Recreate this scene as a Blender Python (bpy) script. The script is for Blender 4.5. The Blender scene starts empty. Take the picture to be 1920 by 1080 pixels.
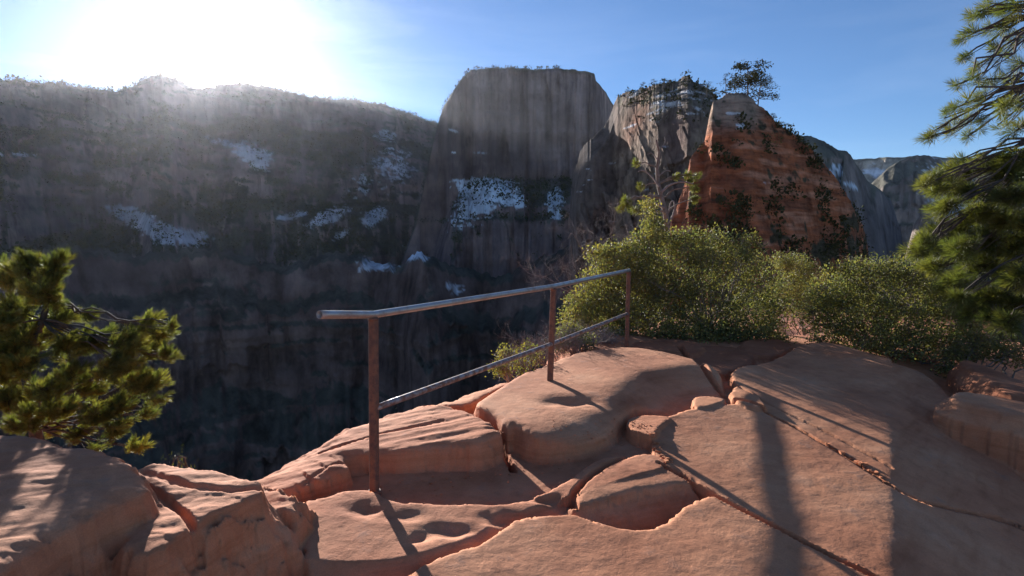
import bpy, math, random
import numpy as np
from mathutils import Vector, Matrix

# ---------------------------------------------------------------- camera, light, exposure
scene = bpy.context.scene
COL = scene.collection
F = 1067.0                       # focal length in photo pixels (1920 wide)
PITCH = math.radians(4.8)
CAMZ = 1.6
cam_data = bpy.data.cameras.new('camera')
cam_data.sensor_width = 36.0
cam_data.lens = 36.0 * F / 1920.0
cam_data.clip_start = 0.05
cam_data.clip_end = 20000
cam = bpy.data.objects.new('camera', cam_data)
COL.objects.link(cam)
cam.location = (0, 0, CAMZ)
cam.rotation_euler = (math.radians(90) - PITCH, 0, 0)
scene.camera = cam

SUN_PX = (399.0, 138.0)
cp, sp_ = math.cos(PITCH), math.sin(PITCH)
def ray(px, py):
    """world direction through a photo pixel (not normalised, forward component ~1)"""
    px = np.asarray(px, float); py = np.asarray(py, float)
    x = (px - 960.0) / F; u = (540.0 - py) / F
    return np.stack([x, cp + u * sp_, -sp_ + u * cp], -1)
def hit(px, py, z=0.0):
    d = ray(px, py); t = (z - CAMZ) / d[..., 2]
    return d * t[..., None] + np.array([0, 0, CAMZ])
def at(px, py, Y):
    d = ray(px, py); t = Y / d[..., 1]
    return d * t[..., None] + np.array([0, 0, CAMZ])
sd = ray(*SUN_PX); sd = sd / np.linalg.norm(sd)
SUN_EL = math.asin(sd[2]); SUN_AZ = math.atan2(sd[0], sd[1])      # azimuth from +Y towards +X
sun_data = bpy.data.lights.new('sun', 'SUN')
sun_data.energy = 5.0
sun_data.angle = math.radians(0.53)
sun_data.color = (1.0, 0.975, 0.93)
sun = bpy.data.objects.new('sun', sun_data); COL.objects.link(sun)
sun.rotation_euler = Vector(tuple(sd)).to_track_quat('Z', 'Y').to_euler()

world = bpy.data.worlds.new('World'); scene.world = world; world.use_nodes = True
wn = world.node_tree.nodes; wl = world.node_tree.links
wn.clear()
wout = wn.new('ShaderNodeOutputWorld'); bg = wn.new('ShaderNodeBackground')
sky = wn.new('ShaderNodeTexSky'); sky.sky_type = 'NISHITA'; sky.sun_disc = False
sky.sun_elevation = SUN_EL; sky.sun_rotation = SUN_AZ
sky.altitude = 1700; sky.air_density = 1.0; sky.dust_density = 0.0; sky.ozone_density = 3.0
bg.inputs['Strength'].default_value = 0.055
tc = wn.new('ShaderNodeTexCoord')
# thin high cirrus, lit most strongly round the sun
mp = wn.new('ShaderNodeMapping'); mp.inputs['Scale'].default_value = (1.5, 2.2, 9.0); mp.inputs['Rotation'].default_value = (0.05, 0.16, 0)
cn = wn.new('ShaderNodeTexNoise'); cn.inputs['Scale'].default_value = 1.7; cn.inputs['Detail'].default_value = 8
cn.inputs['Roughness'].default_value = 0.55; cn.inputs['Distortion'].default_value = 0.5
cr = wn.new('ShaderNodeMapRange'); cr.inputs[1].default_value = 0.49; cr.inputs[2].default_value = 0.78; cr.clamp = True
wl.new(tc.outputs['Generated'], mp.inputs['Vector']); wl.new(mp.outputs[0], cn.inputs['Vector']); wl.new(cn.outputs['Fac'], cr.inputs[0])
dot = wn.new('ShaderNodeVectorMath'); dot.operation = 'DOT_PRODUCT'; dot.inputs[1].default_value = tuple(sd)
nrm = wn.new('ShaderNodeVectorMath'); nrm.operation = 'NORMALIZE'
wl.new(tc.outputs['Generated'], nrm.inputs[0]); wl.new(nrm.outputs[0], dot.inputs[0])
def wmath(op, a, b=None, clamp=False):
    n = wn.new('ShaderNodeMath'); n.operation = op; n.use_clamp = clamp
    for i, v in enumerate((a, b)):
        if v is None: continue
        if isinstance(v, (int, float)): n.inputs[i].default_value = v
        else: wl.new(v, n.inputs[i])
    return n.outputs[0]
dc = wmath('MAXIMUM', dot.outputs['Value'], 0.0)
g1 = wmath('POWER', dc, 900.0); g2 = wmath('POWER', dc, 70.0); g3 = wmath('POWER', dc, 12.0)
glow = wmath('ADD', wmath('ADD', wmath('MULTIPLY', g1, 40.0), wmath('MULTIPLY', g2, 4.0)), wmath('MULTIPLY', g3, 0.0))
cloud = wmath('MULTIPLY', cr.outputs[0], wmath('ADD', wmath('MULTIPLY', g2, 4.0), wmath('ADD', wmath('MULTIPLY', g3, 0.7), 0.35)))
tot = wmath('ADD', glow, cloud)
comb = wn.new('ShaderNodeVectorMath'); comb.operation = 'SCALE'; comb.inputs[0].default_value = (1.0, 0.97, 0.92)
wl.new(tot, comb.inputs['Scale'])
add = wn.new('ShaderNodeVectorMath'); add.operation = 'ADD'
skt = wn.new('ShaderNodeVectorMath'); skt.operation = 'MULTIPLY'; skt.inputs[1].default_value = (0.88, 0.98, 1.12)
wl.new(sky.outputs[0], skt.inputs[0]); wl.new(skt.outputs[0], add.inputs[0]); wl.new(comb.outputs[0], add.inputs[1])
wl.new(add.outputs[0], bg.inputs['Color']); wl.new(bg.outputs[0], wout.inputs['Surface'])

scene.view_settings.view_transform = 'Standard'
scene.view_settings.look = 'None'
scene.view_settings.exposure = 1.38
scene.view_settings.gamma = 1.0
scene.view_settings.use_curve_mapping = False
scene.cycles.max_bounces = 6
scene.cycles.diffuse_bounces = 4
scene.cycles.transparent_max_bounces = 6
scene.cycles.volume_bounces = 0
scene.cycles.use_denoising = True

rng = np.random.default_rng(7)
random.seed(7)

# ---------------------------------------------------------------- noise
def _hash(ix, iy, iz, seed):
    h = (ix.astype(np.int64) * 374761393 + iy.astype(np.int64) * 668265263 + iz.astype(np.int64) * 2147483647 + seed * 1274126177) & 0xFFFFFFFF
    h = ((h ^ (h >> 13)) * 1274126177) & 0xFFFFFFFF
    h = (h ^ (h >> 16)) & 0xFFFFFFFF
    h = (h * 2246822519) & 0xFFFFFFFF
    h = h ^ (h >> 15)
    return (h & 0xFFFFFF).astype(np.float64) / 0xFFFFFF * 2 - 1
def noise(x, y, z=None, seed=0):
    x = np.asarray(x, float); y = np.asarray(y, float)
    fx = np.floor(x); fy = np.floor(y); tx = x - fx; ty = y - fy
    tx = tx*tx*tx*(tx*(tx*6-15)+10); ty = ty*ty*ty*(ty*(ty*6-15)+10)
    if z is None:
        iz = np.zeros_like(fx)
        a = _hash(fx, fy, iz, seed); b = _hash(fx+1, fy, iz, seed); c = _hash(fx, fy+1, iz, seed); d = _hash(fx+1, fy+1, iz, seed)
        return (a+(b-a)*tx)*(1-ty)+(c+(d-c)*tx)*ty
    z = np.asarray(z, float) + 0*x
    fz = np.floor(z); tz = z - fz; tz = tz*tz*tz*(tz*(tz*6-15)+10)
    def lay(k):
        a = _hash(fx, fy, k, seed); b = _hash(fx+1, fy, k, seed); c = _hash(fx, fy+1, k, seed); d = _hash(fx+1, fy+1, k, seed)
        return (a+(b-a)*tx)*(1-ty)+(c+(d-c)*tx)*ty
    return lay(fz)*(1-tz)+lay(fz+1)*tz
def fbm(x, y, z=None, o=4, seed=0, g=0.5):
    r = 0; a = 1.0; s = 0
    for i in range(o):
        f = 2.03**i
        r = r + a*noise(x*f+i*17.3, y*f-i*9.1, None if z is None else z*f+i*5.7, seed+i); s += a; a *= g
    return r/s
def ridged(x, y, z=None, o=4, seed=0, g=0.5):
    r = 0; a = 1.0; s = 0
    for i in range(o):
        f = 2.03**i
        r = r + a*(1-2*np.abs(noise(x*f+i*17.3, y*f-i*9.1, None if z is None else z*f+i*5.7, seed+i))); s += a; a *= g
    return r/s
def cell(x, y, seed=0):
    fx = np.floor(x); fy = np.floor(y+0*x); return _hash(fx, fy, 0*fx, seed)
def blocks(a, z, w, h, seed=0, warp=.35):
    """stepped joint blocks: flat faced columns broken at uneven heights"""
    aw = a/w+warp*noise(a/w*.9, z/h*.5, seed=seed+5); col_ = np.floor(aw)
    zz = z/h+3.7*_hash(col_, 0*col_, 0*col_, seed+1)+.25*noise(a/w*2, z/h, seed=seed+2)
    return _hash(col_, np.floor(zz), 0*col_, seed)
def ledges(a, z, h, seed=0, wv=.6, aw=60.):
    """strata that stick out at the top and are cut back below"""
    t = z/h+wv*noise(a/aw, z/h*.3, seed=seed); k = np.floor(t); f = t-k
    amp = .5+.5*_hash(k, 0*k, 0*k, seed+1)
    return amp*(f**3)*(.6+.4*noise(a/aw*5, k*7.3, seed=seed+2))
def sstep(a, b, x):
    t = np.clip((x-a)/(b-a), 0, 1); return t*t*(3-2*t)

# ---------------------------------------------------------------- object helpers
def tag(o, label=None, cat=None, group=None, kind=None):
    if label: o['label'] = label
    if cat: o['category'] = cat
    if group: o['group'] = group
    if kind: o['kind'] = kind
    return o
def empty(name, loc=(0, 0, 0), rz=0.0):
    o = bpy.data.objects.new(name, None); COL.objects.link(o); o.location = tuple(float(v) for v in loc)
    o.rotation_euler = (0, 0, rz); o.empty_display_size = 0.2; return o
def mesh_np(name, V, Fc, mat, parent=None, smooth=True, cols=None, origin=None, normals=None):
    """one mesh object out of numpy arrays; Fc is (n,3) or (n,4) or a list of such arrays"""
    V = np.asarray(V, np.float64)
    if origin is not None: V = V - np.asarray(origin, float)
    me = bpy.data.meshes.new(name)
    Fs = Fc if isinstance(Fc, list) else [Fc]
    Fs = [np.asarray(f, np.int64) for f in Fs if len(f)]
    nl = sum(f.size for f in Fs); nf = sum(len(f) for f in Fs)
    me.vertices.add(len(V)); me.vertices.foreach_set('co', V.astype(np.float32).ravel())
    me.loops.add(nl); me.loops.foreach_set('vertex_index', np.concatenate([f.ravel() for f in Fs]).astype(np.int32))
    starts = []; k = 0
    for f in Fs:
        starts.append(k + np.arange(len(f))*f.shape[1]); k += f.size
    me.polygons.add(nf); me.polygons.foreach_set('loop_start', np.concatenate(starts).astype(np.int32))
    me.update(calc_edges=True)
    me.polygons.foreach_set('use_smooth', np.full(nf, bool(smooth)))
    if cols is not None:
        at_ = me.color_attributes.new('Col', 'FLOAT_COLOR', 'POINT')
        c = np.ones((len(V), 4), np.float32); c[:, :cols.shape[1]] = cols
        at_.data.foreach_set('color', c.ravel())
    if normals is not None:
        me.normals_split_custom_set_from_vertices([tuple(n) for n in normals])
    if mat: me.materials.append(mat)
    o = bpy.data.objects.new(name, me); COL.objects.link(o)
    if origin is not None and parent is None: o.location = tuple(float(v) for v in origin)
    if parent is not None:
        o.parent = parent
        if origin is not None:
            o.location = tuple(float(a-b) for a, b in zip(origin, parent.location)) if parent.rotation_euler.z == 0 else tuple(origin)
    return o
def tubes_np(paths, sides=6):
    """paths: list of (pts (n,3), radii (n,)) -> V, quads"""
    Vs = []; Fs = []; base = 0
    for pts, rad in paths:
        pts = np.asarray(pts, float); rad = np.asarray(rad, float) + np.zeros(len(pts))
        n = len(pts)
        t = np.gradient(pts, axis=0); t /= (np.linalg.norm(t, axis=1, keepdims=True)+1e-9)
        up = np.array([0, 0, 1.0]) if abs(t[:, 2]).mean() < 0.8 else np.array([1.0, 0, 0])
        a = np.cross(t, up); a /= (np.linalg.norm(a, axis=1, keepdims=True)+1e-9); b = np.cross(t, a)
        th = np.arange(sides)/sides*2*np.pi
        ring = pts[:, None, :] + rad[:, None, None]*(np.cos(th)[None, :, None]*a[:, None, :] + np.sin(th)[None, :, None]*b[:, None, :])
        Vs.append(ring.reshape(-1, 3))
        i = np.arange(n-1)[:, None]*sides; j = np.arange(sides)[None, :]; j2 = (j+1) % sides
        q = np.stack([i+j, i+j2, i+sides+j2, i+sides+j], -1).reshape(-1, 4) + base
        Fs.append(q); base += n*sides
    return np.concatenate(Vs), np.concatenate(Fs)
def merge(parts):
    Vs = []; Fs = []; b = 0
    for V, Fc in parts:
        Vs.append(V); Fs.append(np.asarray(Fc)+b); b += len(V)
    return np.concatenate(Vs), Fs

# ---------------------------------------------------------------- materials
def newmat(name):
    m = bpy.data.materials.new(name); m.use_nodes = True
    nt = m.node_tree; p = nt.nodes['Principled BSDF']; return m, nt, p
def N(nt, t, **kw):
    n = nt.nodes.new(t)
    for k, v in kw.items():
        if k in n.inputs: n.inputs[k].default_value = v
        else: setattr(n, k, v)
    return n
def ramp(nt, fac, stops):
    r = nt.nodes.new('ShaderNodeValToRGB'); e = r.color_ramp.elements
    e[0].position, e[0].color = stops[0][0], (*stops[0][1], 1); e[1].position, e[1].color = stops[1][0], (*stops[1][1], 1)
    for p_, c in stops[2:]:
        x = e.new(p_); x.color = (*c, 1)
    nt.links.new(fac, r.inputs[0]); return r.outputs[0]
def mixc(nt, fac, a, b, mode='MIX'):
    m = nt.nodes.new('ShaderNodeMix'); m.data_type = 'RGBA'; m.blend_type = mode
    for sock, v in ((m.inputs[0], fac), (m.inputs[6], a), (m.inputs[7], b)):
        if isinstance(v, (int, float)): sock.default_value = v
        elif isinstance(v, tuple): sock.default_value = (*v, 1)
        else: nt.links.new(v, sock)
    return m.outputs[2]
def rock_mat():
    """fine sandstone: col attribute tints it, the rest is grain, bedding lines, pits"""
    m, nt, p = newmat('sandstone')
    L = nt.links.new
    g = N(nt, 'ShaderNodeNewGeometry'); pos = g.outputs['Position']
    n1 = N(nt, 'ShaderNodeTexNoise', Scale=1.3, Detail=7.0, Roughness=0.6); L(pos, n1.inputs['Vector'])
    c1 = ramp(nt, n1.outputs['Fac'], [(0.28, (0.38, 0.146, 0.074)), (0.45, (0.48, 0.198, 0.102)), (0.58, (0.53, 0.236, 0.124)), (0.74, (0.58, 0.300, 0.175))])
    n2 = N(nt, 'ShaderNodeTexNoise', Scale=9.0, Detail=8.0, Roughness=0.68); L(pos, n2.inputs['Vector'])
    c2 = ramp(nt, n2.outputs['Fac'], [(0.25, (0.72, 0.70, 0.68)), (0.5, (1.0, 1.0, 1.0)), (0.8, (1.12, 1.14, 1.15))])
    c = mixc(nt, 0.8, c1, c2, 'MULTIPLY')
    # bedding: stretched noise, tilted planes
    mp = N(nt, 'ShaderNodeMapping'); mp.inputs['Rotation'].default_value = (0.35, -0.25, 0.5); mp.inputs['Scale'].default_value = (1.2, 1.2, 26.0)
    L(pos, mp.inputs['Vector'])
    n3 = N(nt, 'ShaderNodeTexNoise', Scale=1.0, Detail=5.0, Roughness=0.6); L(mp.outputs[0], n3.inputs['Vector'])
    c3 = ramp(nt, n3.outputs['Fac'], [(0.32, (0.80, 0.72, 0.66)), (0.5, (1.0, 1.0, 1.0)), (0.7, (1.06, 1.06, 1.06))])
    c = mixc(nt, 0.75, c, c3, 'MULTIPLY')
    # dark lichen / desert varnish specks
    n4 = N(nt, 'ShaderNodeTexNoise', Scale=4.5, Detail=10.0, Roughness=0.75); L(pos, n4.inputs['Vector'])
    f4 = ramp(nt, n4.outputs['Fac'], [(0.565, (0, 0, 0)), (0.70, (0.60, 0.60, 0.60))])
    c = mixc(nt, f4, c, (0.24, 0.16, 0.125))
    n5 = N(nt, 'ShaderNodeTexNoise', Scale=150.0, Detail=3.0, Roughness=0.7); L(pos, n5.inputs['Vector'])
    c5 = ramp(nt, n5.outputs['Fac'], [(0.3, (0.86, 0.86, 0.86)), (0.7, (1.12, 1.12, 1.12))])
    c = mixc(nt, 1.0, c, c5, 'MULTIPLY')
    at_ = N(nt, 'ShaderNodeAttribute', attribute_name='Col')
    c = mixc(nt, 1.0, c, at_.outputs['Color'], 'MULTIPLY')
    L(c, p.inputs['Base Color']); p.inputs['Roughness'].default_value = 0.92; p.inputs['Specular IOR Level'].default_value = 0.2
    b1 = N(nt, 'ShaderNodeBump', Strength=0.55, Distance=0.016); L(n2.outputs['Fac'], b1.inputs['Height'])
    b2 = N(nt, 'ShaderNodeBump', Strength=0.55, Distance=0.011); L(n3.outputs['Fac'], b2.inputs['Height']); L(b1.outputs[0], b2.inputs['Normal'])
    b3 = N(nt, 'ShaderNodeBump', Strength=0.45, Distance=0.0016); L(n5.outputs['Fac'], b3.inputs['Height']); L(b2.outputs[0], b3.inputs['Normal'])
    n6 = N(nt, 'ShaderNodeTexNoise', Scale=34.0, Detail=6.0, Roughness=0.75); L(pos, n6.inputs['Vector'])
    pit = ramp(nt, n6.outputs['Fac'], [(0.30, (0, 0, 0)), (0.42, (1, 1, 1))])
    b4 = N(nt, 'ShaderNodeBump', Strength=0.35, Distance=0.004); L(pit, b4.inputs['Height']); L(b3.outputs[0], b4.inputs['Normal'])
    L(b4.outputs[0], p.inputs['Normal'])
    return m
def cliff_mat(name, sc, bump, streak=(1, 1, 0.12)):
    m, nt, p = newmat(name); L = nt.links.new
    g = N(nt, 'ShaderNodeNewGeometry'); pos = g.outputs['Position']
    at_ = N(nt, 'ShaderNodeAttribute', attribute_name='Col')
    n1 = N(nt, 'ShaderNodeTexNoise', Scale=sc, Detail=9.0, Roughness=0.66); L(pos, n1.inputs['Vector'])
    c1 = ramp(nt, n1.outputs['Fac'], [(0.30, (0.42, 0.40, 0.40)), (0.5, (1, 1, 1)), (0.70, (1.50, 1.46, 1.42))])
    mp = N(nt, 'ShaderNodeMapping'); mp.inputs['Scale'].default_value = streak; L(pos, mp.inputs['Vector'])
    n2 = N(nt, 'ShaderNodeTexNoise', Scale=sc*2.2, Detail=6.0, Roughness=0.6); L(mp.outputs[0], n2.inputs['Vector'])
    c2 = ramp(nt, n2.outputs['Fac'], [(0.32, (0.5, 0.46, 0.44)), (0.48, (1, 1, 1)), (0.68, (1.3, 1.27, 1.24))])
    c = mixc(nt, 1.0, at_.outputs['Color'], c1, 'MULTIPLY'); c = mixc(nt, 0.85, c, c2, 'MULTIPLY')
    L(c, p.inputs['Base Color']); p.inputs['Roughness'].default_value = 0.95; p.inputs['Specular IOR Level'].default_value = 0.1
    b1 = N(nt, 'ShaderNodeBump', Strength=0.9, Distance=bump); L(n1.outputs['Fac'], b1.inputs['Height'])
    b2 = N(nt, 'ShaderNodeBump', Strength=0.7, Distance=bump*0.6); L(n2.outputs['Fac'], b2.inputs['Height']); L(b1.outputs[0], b2.inputs['Normal'])
    L(b2.outputs[0], p.inputs['Normal'])
    return m
def leaf_mat(name, c_lo, c_hi, trans=0.35, rough=0.45, spec=0.4):
    m, nt, p = newmat(name); L = nt.links.new
    g = N(nt, 'ShaderNodeNewGeometry')
    at_ = N(nt, 'ShaderNodeAttribute', attribute_name='Col')
    n1 = N(nt, 'ShaderNodeTexNoise', Scale=3.0, Detail=3.0); L(g.outputs['Position'], n1.inputs['Vector'])
    c = ramp(nt, n1.outputs['Fac'], [(0.35, c_lo), (0.65, c_hi)])
    c = mixc(nt, 1.0, c, at_.outputs['Color'], 'MULTIPLY')
    L(c, p.inputs['Base Color']); p.inputs['Roughness'].default_value = rough; p.inputs['Specular IOR Level'].default_value = spec
    t = N(nt, 'ShaderNodeBsdfTranslucent')
    tcol = mixc(nt, 1.0, c, (1.25, 1.32, 0.6), 'MULTIPLY'); L(tcol, t.inputs['Color'])
    mx = nt.nodes.new('ShaderNodeMixShader'); mx.inputs[0].default_value = trans
    L(p.outputs[0], mx.inputs[1]); L(t.outputs[0], mx.inputs[2])
    L(mx.outputs[0], nt.nodes['Material Output'].inputs['Surface'])
    return m
def bark_mat(name, ca, cb, sc=20.0):
    m, nt, p = newmat(name); L = nt.links.new
    g = N(nt, 'ShaderNodeNewGeometry')
    n1 = N(nt, 'ShaderNodeTexNoise', Scale=sc, Detail=6.0, Roughness=0.7); L(g.outputs['Position'], n1.inputs['Vector'])
    L(ramp(nt, n1.outputs['Fac'], [(0.35, ca), (0.65, cb)]), p.inputs['Base Color']); p.inputs['Roughness'].default_value = 0.9
    b = N(nt, 'ShaderNodeBump', Strength=0.8, Distance=0.01); L(n1.outputs['Fac'], b.inputs['Height']); L(b.outputs[0], p.inputs['Normal'])
    return m
M = {}
M['rock'] = rock_mat()
M['cliff_far'] = cliff_mat('far_cliff_stone', 0.02, 9.0)
M['cliff_mid'] = cliff_mat('grey_fin_stone', 0.14, 1.6)
M['cliff_red'] = cliff_mat('red_fin_stone', 0.35, 1.1, (0.25, 0.25, 2.6))
M['needle'] = leaf_mat('pine_needles', (0.088, 0.102, 0.034), (0.160, 0.164, 0.050), 0.42, 0.5, 0.35)
M['needle_far'] = leaf_mat('dark_pine_needles', (0.055, 0.075, 0.035), (0.090, 0.110, 0.040), 0.3)
M['leaf'] = leaf_mat('shrub_leaves', (0.130, 0.138, 0.074), (0.215, 0.210, 0.112), 0.42, 0.55, 0.28)
M['bark'] = bark_mat('pine_bark', (0.04, 0.030, 0.025), (0.10, 0.068, 0.05))
M['twig'] = bark_mat('grey_twigs', (0.14, 0.11, 0.10), (0.28, 0.23, 0.21))
M['forest'] = leaf_mat('far_forest', (0.048, 0.050, 0.028), (0.085, 0.080, 0.040), 0.05, 0.9, 0.05)
M['oldwood'] = bark_mat('weathered_wood', (0.10, 0.075, 0.06), (0.24, 0.19, 0.16), 12)

# ================================================================ NEAR ROCK
def poly_sd(X, Y, P):
    """signed distance to polygon P (n,2), positive inside"""
    P = np.asarray(P, float); n = len(P)
    d2 = np.full(X.shape, 1e9); ins = np.zeros(X.shape, bool)
    for i in range(n):
        x1, y1 = P[i]; x2, y2 = P[(i+1) % n]
        ex, ey = x2-x1, y2-y1; L2 = ex*ex+ey*ey+1e-12
        t = np.clip(((X-x1)*ex+(Y-y1)*ey)/L2, 0, 1)
        d2 = np.minimum(d2, (X-x1-t*ex)**2+(Y-y1-t*ey)**2)
        c = ((y1 > Y) != (y2 > Y))
        with np.errstate(divide='ignore', invalid='ignore'):
            xi = (x2-x1)*(Y-y1)/((y2-y1) if abs(y2-y1) > 1e-9 else 1e-9)+x1
        ins ^= (c & (X < xi))
    d = np.sqrt(d2); return np.where(ins, d, -d)
def line_d(X, Y, P):
    P = np.asarray(P, float); d2 = np.full(X.shape, 1e9); side = np.zeros(X.shape)
    for i in range(len(P)-1):
        x1, y1 = P[i]; x2, y2 = P[i+1]
        ex, ey = x2-x1, y2-y1; L2 = ex*ex+ey*ey+1e-12
        t = np.clip(((X-x1)*ex+(Y-y1)*ey)/L2, 0, 1)
        q = (X-x1-t*ex)**2+(Y-y1-t*ey)**2
        s = np.sign(ex*(Y-y1)-ey*(X-x1))
        m = q < d2; d2 = np.where(m, q, d2); side = np.where(m, s, side)
    return np.sqrt(d2), side
def upx(pts, z=0.0, g=(0, 0), piv=(0, 0)):
    """photo pixels onto the plane z = z + g.(xy-piv)"""
    out = []
    for px, py in pts:
        d = ray(px, py)
        den = d[2]-g[0]*d[0]-g[1]*d[1]
        t = (z-g[0]*piv[0]-g[1]*piv[1]-CAMZ)/den
        out.append((d[0]*t, d[1]*t))
    return np.array(out)
def chaikin(P, n=1, closed=True):
    P = np.asarray(P, float)
    for _ in range(n):
        if closed:
            Q = np.roll(P, -1, 0); P = np.stack([P*.75+Q*.25, P*.25+Q*.75], 1).reshape(-1, P.shape[1])
        else:
            a, b = P[:-1], P[1:]; P = np.concatenate([P[:1], np.stack([a*.75+b*.25, a*.25+b*.75], 1).reshape(-1, P.shape[1]), P[-1:]])
    return P

# the lip of the cliff (world xy), void on its left / far side
LIP = np.concatenate([np.array([(-30, 9.0), (-12, 5.6), (-6.5, 4.5), (-4.2, 4.15), (-3.0, 4.0), (-2.25, 3.78)]),
                      upx([(448, 892)], .06), upx([(540, 842), (640, 797), (720, 775), (800, 757)], .12), upx([(865, 733), (930, 712)], .15),
                      upx([(1000, 690), (1045, 672)], .22), np.array([(0.95, 7.5), (1.0, 8.4), (0.8, 10.0), (0.9, 12.0), (2.2, 16), (6, 26), (12, 45), (20, 60), (40, 80)])])
MESA = np.concatenate([LIP, np.array([(60, 70), (34, 40), (22, 26), (17, 19), (13.5, 14), (13, 9.5), (20, 6), (40, 0), (40, -40), (-40, -40), (-50, 9)])])

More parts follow.
